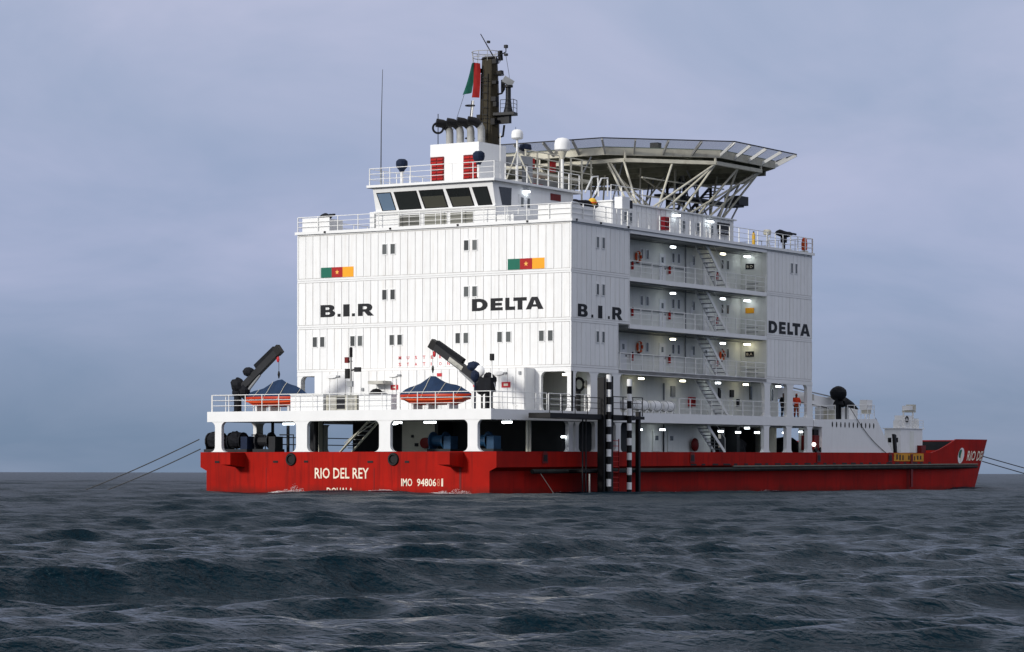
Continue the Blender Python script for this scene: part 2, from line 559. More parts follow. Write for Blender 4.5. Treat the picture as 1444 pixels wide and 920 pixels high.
    for sc_, st, rot, wgt in ((3.0, 0.6, 25, 0.42), (7.0, 0.7, 70, 0.26), (16.0, 0.8, 10, 0.13)):
        mp = N.new('ShaderNodeMapping')
        mp.inputs['Rotation'].default_value = (0, 0, a0 + R(rot))
        mp.inputs['Scale'].default_value = (1.0, st, 1.0)
        L.new(g.outputs['Position'], mp.inputs[0])
        nz = N.new('ShaderNodeTexNoise')
        nz.inputs['Scale'].default_value = sc_
        nz.inputs['Detail'].default_value = 4
        nz.inputs['Distortion'].default_value = 0.6
        L.new(mp.outputs[0], nz.inputs['Vector'])
        mm = N.new('ShaderNodeMath'); mm.operation = 'MULTIPLY'
        mm.inputs[1].default_value = wgt
        L.new(nz.outputs['Fac'], mm.inputs[0])
        if hs is None:
            hs = mm.outputs[0]
        else:
            ad = N.new('ShaderNodeMath'); ad.operation = 'ADD'
            L.new(hs, ad.inputs[0]); L.new(mm.outputs[0], ad.inputs[1])
            hs = ad.outputs[0]
    bu = N.new('ShaderNodeBump')
    bu.inputs['Strength'].default_value = 1.0
    bu.inputs['Distance'].default_value = 0.24
    L.new(hs, bu.inputs['Height'])
    L.new(bu.outputs[0], b.inputs['Normal'])
    me.materials.append(m)
    o = bpy.data.objects.new('sea', me)
    COL.objects.link(o)
    o['kind'] = 'structure'
    return o
make_sea()

# ================================================================== the ship
ship = thing('accommodation_ship', 'red hulled white accommodation ship with helideck, anchored on the dark sea', 'ship')
Z_UP = 5.02            # upper deck
LV = (7.77, 10.64, 13.63, 16.65)   # floors of the container storeys
BEAM = 20.64
def zt(x):             # top of the red hull side
    return 2.55 + 0.0055 * (x + 9)
def zk(x):             # knuckle below which the hull steps in
    return 1.62 + 0.0072 * (x + 9)

# ---------------- hull
def bow_y(x):          # starboard hull side in plan, upper part, curving in at the bow
    t = max(0.0, (x - 59.0) / 7.6)
    return -0.38 + 0.15 * t + 2.9 * t ** 6
def hull():
    xs = [-9.0, 0, 10, 20, 30, 40, 48, 52.6, 54.2, 55.8, 57.2, 59, 61, 62.5, 63.7, 64.6, 65.3, 65.9, 66.35, 66.6]
    def top(x):
        if x <= 52.6: return zt(x)
        t = min(1, (x - 52.6) / 4.6)
        return zt(x) + (3.98 - zt(57.2)) * t ** 1.35
    rows = []
    for x in xs:
        y = bow_y(x)
        rk = lambda z: -3.0 * max(0, (x - 50) / 16.6) * (1 - z / 4.0)      # rake of the stem
        zk_, zt_ = zk(x), top(x)
        ins = 0.48 * (1 - max(0, min(1, (x - 40) / 20)))
        yc = BEAM / 2 + 0.2
        sec = [(x + rk(-1.2), y + ins, -1.2), (x + rk(0.0), y + ins, 0.0), (x + rk(zk_ - 0.22), y + ins, zk_ - 0.22), (x + rk(zk_), y, zk_), (x + rk(zt_), y, zt_), (x + rk(zt_), y + 0.12, zt_)]
        mir = [(a, 2 * yc - b_, c) for a, b_, c in reversed(sec)]
        rows.append(sec + mir)
    b = B()
    n = len(rows[0])
    vs = [p for r in rows for p in r]
    fs = []
    for i in range(len(rows) - 1):
        for k in range(n - 1):
            if k == 5: continue
            fs.append((i * n + k, (i + 1) * n + k, (i + 1) * n + k + 1, i * n + k + 1))
    # transom and bow plate
    def end(i):
        o = i * n
        return [(o + 0, o + 1, o + n - 2, o + n - 1), (o + 1, o + 2, o + n - 3, o + n - 2), (o + 2, o + 3, o + n - 4, o + n - 3), (o + 3, o + 4, o + n - 5, o + n - 4), (o + 4, o + 5, o + n - 6, o + n - 5)]
    fs += end(0) + end(len(rows) - 1)
    b.add(vs, fs)
    return b.build('hull', 'red', ship)
HULL = hull()
# deck inside the bulwark
b = B()
b.add([(-8.9, -0.2, 2.5), (52, -0.2, 2.78), (60, 0.1, 2.8), (64, 1.5, 2.8), (64, 19.5, 2.8), (60, 20.9, 2.8), (52, 21.2, 2.78), (-8.9, 21.2, 2.5)], [(0, 1, 2, 3, 4, 5, 6, 7)])
b.build('main_deck', 'deck', ship, fix=False)
# black fender along the starboard side under the knuckle with its paler top ledge
pts = [(x, bow_y(x) - 0.07, zk(x) - 0.26) for x in (-5.2, 5, 20, 35, 50, 58)] + [(61.3, -0.2, zk(63) - 0.28), (62.6, 0.1, zk(64) - 0.28)]
B().path(pts, 0.14, 8).build('fender', 'rubber', ship, smooth=True)
B().path([(x, y - 0.10, z + 0.20) for x, y, z in pts[2:]], 0.05, 6).build('fender_ledge', 'ledge', ship)
# slots, rollers and fairleads in the shell
x = 14.4
for i in range(26):
    w = random.choice((0.5, 0.8, 1.0))
    bx('freeing_slot', 'black', HULL, x, x + w, bow_y(x) - 0.012, bow_y(x) + 0.05, zk(x) + 0.02, zk(x) + 0.13)
    x += 1.5
def fairlead(y, z):
    o = B().torus((-9.03, y, z), (1, 0, 0), 0.31, 0.09, 18, 6).build('fairlead', 'black', ship, smooth=True)
    B().lathe([(0.29, 0), (0.001, 0.001)], (-9.02, y, z), (-1, 0, 0), 18).build('opening', 'black', o, fix=False)
for y in (14.42, 6.87):
    fairlead(y, 2.1)
for x in (-3.66, 14.6, 33.1, 45.0):
    z = zt(x) - 0.33
    o = B().prism([(x - 0.33, z - 0.36), (x + 0.33, z - 0.36), (x + 0.30, z + 0.18), (x + 0.14, z + 0.34), (x - 0.14, z + 0.34), (x - 0.30, z + 0.18)], 'y', -0.43, -0.36).build('side_fairlead', 'dark_red', ship)
    B().prism([(x - 0.22, z - 0.26), (x + 0.22, z - 0.26), (x + 0.2, z + 0.14), (x - 0.2, z + 0.14)], 'y', -0.445, -0.42).build('opening', 'black', o)
for y, w, z in ((15.6, .35, 1.96), (13.3, .3, 1.97), (8.55, .4, 1.95), (5.9, .3, 1.95), (2.15, .34, 1.93), (20.1, .34, 1.95)):
    bx('freeing_slot', 'black', HULL, -9.03, -8.9, y - w / 2, y + w / 2, z - 0.06, z + 0.06)
# mooring boxes standing out from the transom
for ya, yb in ((18.7, 18.0), (2.8, 1.95)):
    bb = B()
    bb.add([(-10.4, ya, 1.78), (-10.4, yb, 1.78), (-9.0, yb - 0.05, 1.62), (-9.0, ya, 1.62), (-10.4, ya, 2.50), (-10.4, yb, 2.50), (-9.0, yb - 0.05, 2.52), (-9.0, ya, 2.52)],
           [(3, 2, 1, 0), (4, 5, 6, 7), (0, 1, 5, 4), (1, 2, 6, 5), (2, 3, 7, 6), (3, 0, 4, 7)])
    bb.build('mooring_box', 'red', HULL)
bx('weld_line', 'dark_red', HULL, -9.012, -8.95, 16.3, 16.34, 0.2, 1.6)
bx('weld_line', 'dark_red', HULL, -9.012, -8.95, 8.25, 8.29, 0.2, 1.6)
bx('rudder_mark', 'dark_red', HULL, -9.012, -8.95, 2.05, 2.2, 0.3, 1.9)
# names
SX = -9.0
text('name_lettering', 'RIO DEL REY', 'letter_white', HULL, lambda u, v, l: (SX - l, 12.64 - 3.98 * u, 0.94 + 0.65 * v), bold=0.012)
text('port_lettering', 'DOUALA', 'letter_white', HULL, lambda u, v, l: (SX - l, 11.75 - 1.95 * u, -0.06 + 0.46 * v), bold=0.012)
for word, ya, yb, m_ in (('IMO', 6.31, 5.52, 'letter_white'), ('94806', 5.18, 3.82, 'letter_white'), ('8', 3.76, 3.54, 'letter_faded'), ('1', 3.45, 3.33, 'letter_white')):
    text('number_lettering', word, m_, HULL, lambda u, v, l, ya=ya, yb=yb: (SX - l, ya + (yb - ya) * u, 0.50 + 0.46 * v), bold=0.014)
def bow_at(x, z, l):
    rk = -3.0 * max(0, (x - 50) / 16.6) * (1 - z / 4.0)
    return (x + rk, bow_y(x) - l - 0.004, z)
text('name_lettering', 'RIO DEL REY', 'letter_white', HULL, lambda u, v, l: bow_at(59.9 + 6.3 * u, 2.32 + 0.78 * v, l), bold=0.02)
# bow emblem: pale shield with a green face
em = B().add([bow_at(58.55 + 0.62 * math.cos(t), 2.72 + (0.60 if math.sin(t) > 0 else 0.62) * math.sin(t), 0.012) for t in [2 * math.pi * k / 20 for k in range(20)]], [tuple(range(20))])
em = em.build('bow_emblem', 'frame_white', ship, fix=False)
B().add([bow_at(58.35 + 0.34 * math.cos(t), 2.86 + 0.34 * math.sin(t), 0.022) for t in [2 * math.pi * k / 16 for k in range(16)]], [tuple(range(16))]).build('emblem_face', 'flag_green', em, fix=False)
B().add([bow_at(58.62 + 0.16 * math.cos(t), 2.66 + 0.42 * math.sin(t), 0.030) for t in [2 * math.pi * k / 14 for k in range(14)]], [tuple(range(14))]).build('emblem_stroke', 'letter_white', em, fix=False)
for dx, dz, w, h in ((0.0, 0.0, .12, .5), (0.14, 0.2, .1, .1)):
    B().add([bow_at(64.3 + dx, 0.75 + dz, 0.012), bow_at(64.3 + dx + w, 0.75 + dz, 0.012), bow_at(64.3 + dx + w, 0.75 + dz + h, 0.012), bow_at(64.3 + dx, 0.75 + dz + h, 0.012)], [(0, 1, 2, 3)]).build('draught_mark', 'letter_white', HULL, fix=False)
# ochre painted patch with dark lettering
yp = bx('ochre_patch', 'ochre', ship, 45.7, 51.0, -0.40, -0.3, zk(48) + 0.2, zt(48) - 0.04)
for i in range(9):
    x = 46.1 + i * 0.53
    if i == 3: continue
    bx('dark_stroke', 'letter_black', yp, x, x + random.uniform(.12, .3), -0.412, -0.38, zk(48) + random.uniform(.26, .36), zt(48) - random.uniform(.12, .3))
bx('rust_strip', 'dark_red', HULL, 48.6, 48.95, -0.46, -0.35, 0.3, zt(48) - 0.1)
# added dark sheets inside the port bulwark and bow, shade put into their colour
B().add([(-8.9, 21.0, 2.5), (52.5, 21.0, 2.78), (52.5, 21.0, 2.86), (-8.9, 21.0, 2.54)], [(0, 1, 2, 3)]).build('bulwark_shade_sheet', 'interior', ship, fix=False)
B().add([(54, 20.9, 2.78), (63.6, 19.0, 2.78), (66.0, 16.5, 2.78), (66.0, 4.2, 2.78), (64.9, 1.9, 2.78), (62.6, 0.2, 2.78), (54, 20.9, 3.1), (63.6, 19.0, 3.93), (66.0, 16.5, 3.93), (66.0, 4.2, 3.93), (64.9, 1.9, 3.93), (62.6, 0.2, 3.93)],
        [(0, 1, 7, 6), (1, 2, 8, 7), (2, 3, 9, 8), (3, 4, 10, 9), (4, 5, 11, 10)]).build('bow_shade_sheet', 'interior', ship, fix=False)
# port mooring wing seen beyond the transom
bx('mooring_wing', 'red', HULL, -8.95, -6.0, 21.3, 21.42, 1.8, 2.55)

# ---------------- columns with flared heads and feet
def column(axis, c, w, z0, z1, d0, d1, r=0.34, mt='frame_white', parent=ship, left=True, right=True):
    """flat plate column in the plane; axis 'y' stands in the X-Z plane, 'x' in the Y-Z plane"""
    h = w / 2
    p = []
    k = 5
    rr_ = lambda on: r if on else 0
    rl = rr_(right)
    for i in range(k + 1):       # right side from bottom up
        t = math.pi / 2 * i / k
        p.append((c + h + rl * (1 - math.sin(t)), z0 + rl * (1 - math.cos(t))))
    for i in range(k + 1):
        t = math.pi / 2 * i / k
        p.append((c + h + rl * (1 - math.cos(t)), z1 - rl * (1 - math.sin(t))))
    ll = rr_(left)
    for i in range(k + 1):
        t = math.pi / 2 * i / k
        p.append((c - h - ll * (1 - math.sin(t)), z1 - ll * (1 - math.cos(t))))
    for i in range(k + 1):
        t = math.pi / 2 * i / k
        p.append((c - h - ll * (1 - math.cos(t)), z0 + ll * (1 - math.sin(t))))
    q = []
    for a in p:
        if not q or (abs(a[0] - q[-1][0]) + abs(a[1] - q[-1][1])) > 1e-5: q.append(a)
    return B().prism(q, axis, d0, d1).build('column', mt, parent)

# ---------------- upper (poop) deck slab, its edge beams and columns
bx('upper_deck', 'ceiling_grey', ship, -8.7, 32.6, 0.3, BEAM + 0.1, 4.5, 5.0)
bx('deck_edge_beam', 'frame_white', ship, -9.0, -8.7, 0.0, 20.9, 4.42, 5.05)
b = B(); b.prism([(-8.7, 4.42), (33.0, 4.62), (33.0, 5.24), (-8.7, 5.03)], 'y', -0.02, 0.3); b.build('deck_edge_beam', 'frame_white', ship)
b = B(); b.prism([(-8.7, 4.42), (33.0, 4.62), (33.0, 5.24), (-8.7, 5.03)], 'y', 20.6, 20.9); b.build('deck_edge_beam', 'frame_white', ship)
for y, w in ((20.05, 0.5), (13.66, 0.82), (7.53, 0.8), (1.29, 0.68)):
    column('x', y, w, 2.56, 4.425, -8.98, -8.72)
for x, w in ((0.0, 0.45), (0.75, 0.35), (3.2, 0.6), (5.72, 0.62), (25.9, 0.72), (29.28, 0.7), (32.5, 0.7)):
    column('y', x, w, zt(x) + 0.0, 4.43 + 0.005 * x, 0.0, 0.26, r=0.28)
for x in (-4.0, 3.0, 9.0, 15.0, 21.0, 27.0, 32.5):
    column('y', x, 0.7, zt(x), 4.43, 20.62, 20.88, r=0.3)
for x, y in ((-4.15, 0.55), (-3.75, 0.6), (-4.0, 19.6), (-6.0, 16.9), (-2.0, 17.2), (-6.6, 14.4), (-1.2, 19.0)):
    B().tube((x, y, 2.5), (x, y, 4.5), 0.08 if y < 1 else 0.10, n=8).build('pillar', 'cream' if y < 1 else 'dark_steel', ship, smooth=True)
bx('pillar', 'dark_steel', ship, -5.5, -5.15, 15.2, 15.6, 2.5, 4.5)
bx('pillar', 'interior_pale', ship, -4.6, -4.2, 15.55, 15.85, 2.5, 4.5)
# port side main deck rail seen through the stern bays
for z in (3.1, 3.55):
    B().tube((-8.6, 20.75, z), (8, 20.75, z), 0.035, n=6).build('rail_bar', 'dark_steel', ship)

# ---------------- main deck house under the upper deck
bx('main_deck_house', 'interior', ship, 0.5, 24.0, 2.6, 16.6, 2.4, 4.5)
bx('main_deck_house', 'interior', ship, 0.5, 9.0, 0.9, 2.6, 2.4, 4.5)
dw = bx('main_deck_bulkhead', 'interior_pale', ship, -1.0, 0.45, 9.2, 11.75, 2.4, 4.5)
B().lathe([(0.34, 0), (0.34, 0.3), (0.001, 0.32)], (-1.02, 9.85, 3.15), (-1, 0, 0), 14).build('hose_reel', 'dark_red', dw, smooth=True)
bx('valve_box', 'dark_steel', dw, -1.12, -1.0, 10.5, 10.72, 2.95, 3.15)
bx('valve_box', 'dark_steel', dw, -1.10, -1.0, 10.85, 11.0, 3.5, 3.66)
bx('dark_duct', 'dark_steel', ship, -1.2, 0.4, 8.9, 9.15, 2.4, 4.5)
gal0 = bx('main_deck_side_wall', 'gallery', ship, 6.2, 21.6, 2.02, 2.55, 2.5, 4.6)
for x in (13.6, 15.6):
    d_ = B().box(x, x + 0.95, 1.95, 2.0, 2.72, 4.12).build('door', 'gallery', ship)
    bx('door_port', 'glass', d_, x + 0.28, x + 0.66, 1.93, 1.96, 3.45, 3.75)
B().tube((15.0, 1.95, 2.6), (15.0, 1.95, 4.5), 0.05, n=6).build('pipe', 'dark_steel', gal0)
B().ball((18.9, 1.75, 3.2), 0.42, (1, .5, 1.1)).build('hose_cover', 'dark_red', gal0, smooth=True)
bx('dark_locker', 'dark_steel', gal0, 22.4, 23.0, 1.7, 2.3, 2.6, 4.4)
for i in range(5):
    bx('striped_panel', 'letter_white' if i % 2 else 'letter_black', gal0, 22.0, 22.3, 1.6, 1.66, 2.75 + i * 0.3, 3.05 + i * 0.3)
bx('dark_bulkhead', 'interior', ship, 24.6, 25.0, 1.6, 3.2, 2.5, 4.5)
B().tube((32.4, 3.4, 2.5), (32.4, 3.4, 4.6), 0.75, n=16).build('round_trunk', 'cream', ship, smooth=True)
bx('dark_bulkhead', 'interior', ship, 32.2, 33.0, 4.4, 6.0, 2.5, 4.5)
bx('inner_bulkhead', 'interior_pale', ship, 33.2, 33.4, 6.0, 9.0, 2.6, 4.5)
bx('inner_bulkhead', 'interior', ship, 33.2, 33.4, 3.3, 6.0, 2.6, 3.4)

# ---------------- upper deck level: arcade and houses between 5.0 and 7.77
bx('deck_head', 'ceiling_grey', ship, 0.1, 32.7, 0.25, BEAM - 0.25, 7.60, 7.77)
bx('arcade_beam', 'frame_white', ship, -0.02, 0.30, 0.0, BEAM, 7.50, 7.76)
bx('arcade_beam', 'frame_white', ship, 0.30, 32.86, -0.02, 0.25, 7.50, 7.76)
bx('arcade_beam', 'frame_white', ship, 0.30, 32.86, BEAM - 0.25, BEAM, 7.50, 7.76)
for x, w in ((0.27, 0.5), (2.72, 0.8), (5.5, 0.82), (26.0, 0.8), (29.43, 0.86), (32.47, 0.76)):
    column('y', x, w, 5.02 + 0.005 * x, 7.51, 0.0, 0.24, r=0.38, left=x > 1, right=x < 32)
    column('y', x, w, 5.02, 7.51, BEAM - 0.24, BEAM, r=0.38, left=x > 1, right=x < 32)
column('x', 0.14, 0.28, 5.04, 7.51, 0.0, 0.24, r=0.36, left=False)
column('x', 2.45, 0.6, 5.04, 7.51, 0.0, 0.24, r=0.36, right=False)
column('x', 20.5, 0.28, 5.04, 7.51, 0.0, 0.24, r=0.36, right=False)
column('x', 18.4, 0.6, 5.04, 7.51, 0.0, 0.24, r=0.36, left=False)
house = bx('upper_deck_house', 'gallery', ship, 3.1, 27.5, 2.15, 18.4, 5.0, 7.6)
bx('gallery_wall', 'gallery', ship, 6.3, 27.5, 2.02, 2.14, 5.05, 7.6)
bx('inner_wall', 'gallery', ship, 4.2, 6.2, 1.0, 2.1, 5.05, 7.6)
# house standing out on the poop
ph = bx('poop_house', 'seam', ship, -1.16, -0.03, 2.62, 18.4, 5.0, 7.72)
n = 26
wv = (18.4 - 2.6) / n
for i in range(n):
    y = 2.6 + i * wv
    bx('panel', 'panel', ph, -1.2 - random.uniform(0, .008), -1.155, y + 0.02, y + wv - 0.02, 5.05, 7.70)
bx('side_panel', 'panel', ph, -1.15, -0.04, 2.58, 2.615, 5.05, 7.70)
for y in (17.0, 12.3, 4.45):      # oval lamp guards
    o = B().prism([(y + 0.42 * math.cos(t), 7.42 + 0.13 * math.sin(t)) for t in [2 * math.pi * k / 16 for k in range(16)]], 'x', -1.34, -1.2).build('bulkhead_light', 'frame_white', ship)
    bx('bracket', 'steel_grey', o, -1.34, -1.2, y - 0.62, y - 0.44, 7.36, 7.46)
for y0, y1, z0, z1 in ((11.9, 12.46, 6.5, 6.8), (3.6, 4.22, 6.52, 6.86), (8.62, 8.98, 7.28, 7.48), (5.9, 6.3, 6.6, 6.85)):
    s_ = bx('safety_sign', 'sign_red', ship, -1.235, -1.2, y0, y1, z0, z1)
    bx('sign_mark', 'letter_white', s_, -1.245, -1.23, y0 + 0.16, y1 - 0.16, z0 + 0.1, z1 - 0.1)
for y in (3.42, 5.7, 12.05):
    B().path([(-1.26, y, 7.2), (-1.26, y, 5.5), (-1.26, y - 0.3, 5.4)], 0.025, 6).build('pipe', 'frame_white', ph)
for y, z in ((17.6, 6.2), (14.6, 6.55), (15.9, 6.2), (2.9, 7.4)):
    bx('switch_box', 'steel_grey', ph, -1.28, -1.2, y - .08, y + .08, z - .1, z + .1)
v_ = B().lathe([(0.5, -0.1), (0.5, 0.0), (0.42, 0.25), (0.25, 0.42), (0.001, 0.48)], (-1.75, 13.2, 6.1), (0, 0, 1), 14).build('vent_cowl', 'black', ship, smooth=True)
bx('cowl_roof', 'dirty_box', v_, -2.1, -1.2, 12.45, 13.6, 6.85, 7.05)

# ---------------- container storeys
def panels(parent, axis, a0, a1, n, z0, z1, face, sgn, skip=()):
    """upright wall panels between recessed joints"""
    w = (a1 - a0) / n
    g = 0.018
    for i in range(n):
        p0, p1 = a0 + i * w + g, a0 + (i + 1) * w - g
        t = random.uniform(0.0, 0.008)
        if axis == 'y':
            bx('panel', 'panel', parent, face - t, face + 0.05, p0, p1, z0, z1)
        else:
            bx('panel', 'panel', parent, p0, p1, face - t, face + 0.05, z0, z1)
def window(parent, axis, c, z0, z1, face, w=0.34, shallow=False):
    h = w / 2
    f = 0.045
    bb = B()
    def bar_(u0, u1, v0, v1, t0, t1, b_):
        if axis == 'y': b_.box(t0, t1, u0, u1, v0, v1)
        else: b_.box(u0, u1, t0, t1, v0, v1)
    for u0, u1, v0, v1 in ((c - h - f, c - h, z0 - f, z1 + f), (c + h, c + h + f, z0 - f, z1 + f), (c - h, c + h, z0 - f, z0), (c - h, c + h, z1, z1 + f)):
        bar_(u0, u1, v0, v1, face - 0.035, face + 0.02, bb)
    o = bb.build('window', 'frame_white', parent)
    g_ = B(); bar_(c - h, c + h, z0, z1, face - 0.014, face + 0.02, g_)
    g_.build('pane', 'glass', o, fix=False)
    return o
rowz = [(LV[0] + 0.16, LV[1] - 0.14), (LV[1] + 0.16, LV[2] - 0.14), (LV[2] + 0.16, LV[3] - 0.16)]
for k in range(3):
    z0, z1 = LV[k], LV[k + 1]
    xa = 7.07 if k else 5.67
    pa = bx('stern_storey', 'seam', ship, 0.04, xa - 0.001 * k, 0.04, BEAM - 0.04, z0 + 0.001, z1 - 0.001)
    panels(pa, 'y', 0.10, BEAM - 0.10, 36, *rowz[k], 0.0, -1)
    panels(pa, 'x', 0.10, xa - 0.06, 12 if k else 10, *rowz[k], 0.0, -1)
    for za, zb in ((z0 + 0.012, z0 + 0.13), (z1 - 0.115, z1 - 0.004)):
        bx('stern_rail', 'frame_white', pa, -0.012, 0.09, 0.0, BEAM, za, zb)
        bx('side_rail', 'frame_white', pa, 0.092, xa, -0.012, 0.09, za, zb)
    bx('corner_post', 'frame_white', pa, -0.016, 0.085, -0.016, 0.085, z0 + 0.134, z1 - 0.119)
    bx('corner_post', 'frame_white', pa, -0.014, 0.085, BEAM - 0.09, BEAM + 0.01, z0 + 0.134, z1 - 0.119)
    bx('corner_post', 'frame_white', pa, xa - 0.055, xa + 0.02, -0.016, 0.4, z0 + 0.134, z1 - 0.119)
    pf = bx('bow_storey', 'seam', ship, 25.88, 32.75, 0.04, BEAM - 0.04, z0 + 0.001, z1 - 0.001)
    panels(pf, 'x', 25.95, 32.73, 12, *rowz[k], 0.0, -1)
    for za, zb in ((z0 + 0.012, z0 + 0.13), (z1 - 0.115, z1 - 0.004)):
        bx('side_rail', 'frame_white', pf, 25.86, 32.8, -0.012, 0.09, za, zb)
    bx('corner_post', 'frame_white', pf, 32.74, 32.81, -0.016, 0.3, z0 + 0.134, z1 - 0.119)
    bx('recess_end_wall', 'gallery', pf, 25.84, 25.879, 0.0, 2.05, z0 + 0.14, z1 - 0.12)
    # middle section behind the open gallery
    pm = bx('gallery_storey', 'gallery', ship, xa + 0.01, 25.87, 2.0, BEAM - 0.04, z0 + 0.002, z1 - 0.002)
    bx('recess_side_wall', 'gallery', pm, xa + 0.021, xa + 0.05, 0.41, 1.99, z0 + 0.14, z1 - 0.12)
    bx('gallery_floor', 'ceiling_grey', pm, xa + 0.03, 25.83, 0.10, 1.99, z0 - 0.20, z0 - 0.01)
    bx('floor_edge', 'frame_white', pm, xa + 0.03, 25.83, -0.02, 0.095, z0 - 0.24, z0 + 0.03)
    for x in (12.1, 12.85, 16.3, 17.05, 19.1, 23.15, 23.95):
        window(ship, 'x', x, z1 - 1.45, z1 - 0.87, 2.0, 0.30)
    B().tube((17.9, 1.93, z0), (17.9, 1.93, z1 - 0.1), 0.05, n=6).build('pipe', 'steel_grey', pm)
    B().tube((8.0, 1.93, z0 + 1.2), (17.8, 1.93, z0 + 1.2), 0.03, n=6).build('handrail', 'steel_grey', pm)
    for x in (9.3, 14.4, 20.4):
        dd = bx('gallery_door', 'frame_white', ship, x, x + 0.85, 1.955, 1.998, z0 + 0.12, z0 + 2.05)
        bx('door_handle', 'dark_steel', dd, x + 0.7, x + 0.78, 1.92, 1.954, z0 + 1.0, z0 + 1.12)
        bx('door_port', 'glass', dd, x + 0.28, x + 0.55, 1.945, 1.956, z0 + 1.45, z0 + 1.8)
    for x in (10.7, 15.6, 22.2):
        ex = B().lathe([(0.001, 0), (0.09, .01), (0.09, .42), (0.04, .52), (0.001, .53)], (x, 1.86, z0 + 0.75), (0, 0, 1), 8).build('fire_extinguisher', 'bright_red', ship, smooth=True)
        bx('nozzle', 'black', ex, x - .05, x + .05, 1.80, 1.86, z0 + 1.2, z0 + 1.32)
    B().path([(7.5, 1.9, z1 - 0.32), (25.7, 1.9, z1 - 0.32)], 0.035, 5).build('cable_run', 'steel_grey', pm)
    bx('notice_board', 'frame_white', pm, 18.6, 18.95, 1.94, 1.998, z0 + 1.3, z0 + 1.75)
    B().path([(x_, 0.25, z1 - 0.28) for x_ in (7.3, 25.7)], 0.03, 5).build('deckhead_pipe', 'steel_grey', pm)
    if k == 0:
        B().tube((7.4, 1.6, z0), (7.4, 1.6, z1 - 0.1), 0.05, n=6).build('pipe', 'dark_steel', pm)
    # sign on the wall at the forward end of the recess and rungs below it
    sg = bx('storey_sign', 'flag_yellow' if k == 1 else 'letter_black', ship, 25.80, 25.838, 0.95, 1.6, z1 - 1.35, z1 - 0.98)
    if k != 1:
        text('sign_lettering', 'B D' if k == 2 else 'B.A', 'letter_white', sg, lambda u, v, l, z1=z1: (25.80 - l, 1.5 - 0.45 * u, z1 - 1.26 + 0.18 * v))
    for j in range(2):
        B().tube((25.74, 0.6, z0 + 0.35 + 0.3 * j), (25.74, 1.6, z0 + 0.35 + 0.3 * j), 0.025, n=6).build('rung', 'steel_grey', pf)
# windows on the stern and side walls
for yc in (13.78, 13.15, 7.60, 6.98):
    window(ship, 'y', yc, 15.13, 15.75, -0.008)
    window(ship, 'y', yc, 12.25, 12.87, -0.008)
for yc in (19.22, 18.63, 16.25, 15.67, 13.21, 12.61, 8.22, 7.62, 5.13, 4.50, 2.10, 1.46):
    window(ship, 'y', yc, 9.37, 10.0, -0.008)
for xc in (3.12, 3.82):
    for z in (15.2, 12.3, 9.38):
        window(ship, 'x', xc, z, z + 0.66, -0.008, 0.30)
for xc in (29.62, 30.3):
    window(ship, 'x', xc, 15.22, 15.88, -0.008, 0.30)

# ---------------- painted flags and heavy lettering
def flag(y0, y1, z0, z1):
    w = (y0 - y1) / 3
    root = bx('painted_flag', 'flag_green', ship, -0.0155, 0.0, y0 - w, y0, z0, z1)
    bx('red_stripe', 'flag_red', root, -0.0157, 0.0, y0 - 2 * w, y0 - w, z0, z1)
    bx('yellow_stripe', 'flag_yellow', root, -0.0155, 0.0, y1, y0 - 2 * w, z0, z1)
    cy_, cz_ = y0 - 1.5 * w, (z0 + z1) / 2
    st = [(-0.022, cy_ + (0.17 if i % 2 == 0 else 0.07) * math.sin(math.pi * i / 5), cz_ + (0.17 if i % 2 == 0 else 0.07) * math.cos(math.pi * i / 5)) for i in range(10)]
    B().add(st, [tuple(range(10))]).build('star', 'star', root, fix=False)
flag(18.76, 16.20, 13.80, 14.45)
flag(4.56, 1.90, 13.80, 14.47)
def arc(cx, cy, rx, ry, a, b, n=7):
    return [(cx + rx * math.cos(R(a + (b - a) * i / n)), cy + ry * math.sin(R(a + (b - a) * i / n))) for i in range(n + 1)]
GLY = {
 'I': ([[(0, 0), (0.5, 0), (0.5, 1), (0, 1)]], [], 0.5),
 'L': ([[(0, 0), (1.0, 0), (1.0, .28), (.42, .28), (.42, 1), (0, 1)]], [], 1.0),
 'E': ([[(0, 0), (1.05, 0), (1.05, .25), (.42, .25), (.42, .385), (.98, .385), (.98, .615), (.42, .615), (.42, .75), (1.05, .75), (1.05, 1), (0, 1)]], [], 1.05),
 'T': ([[(.38, 0), (.82, 0), (.82, .72), (1.2, .72), (1.2, 1), (0, 1), (0, .72), (.38, .72)]], [], 1.2),
 'A': ([[(0, 0), (.46, 0), (.54, .2), (.98, .2), (1.06, 0), (1.52, 0), (1.02, 1), (.5, 1)]], [[(.63, .40), (.76, .74), (.89, .40)]], 1.52),
 'D': ([[(0, 0), (.65, 0)] + arc(.65, .5, .65, .5, -90, 90) + [(0, 1)]], [[(.42, .26), (.42, .74), (.6, .74)] + arc(.6, .5, .27, .24, 90, -90)], 1.3),
 'B': ([[(0, 0), (.8, 0)] + arc(.8, .28, .42, .28, -90, 60) + arc(.75, .75, .40, .25, -50, 90) + [(0, 1)]], [[(.42, .2), (.42, .40), (.7, .40), (.8, .30), (.7, .2)], [(.42, .6), (.42, .8), (.66, .8), (.75, .7), (.66, .6)]], 1.22),
 'R': ([[(0, 0), (.42, 0), (.42, .34), (.56, .34), (.85, 0), (1.38, 0), (.98, .40)] + arc(.82, .68, .42, .32, -40, 90) + [(0, 1)]], [[(.42, .55), (.42, .78), (.7, .78), (.8, .665), (.7, .55)]], 1.38),
 '.': ([[(0, 0), (.3, 0), (.3, .24), (0, .24)]], [], .3),
}
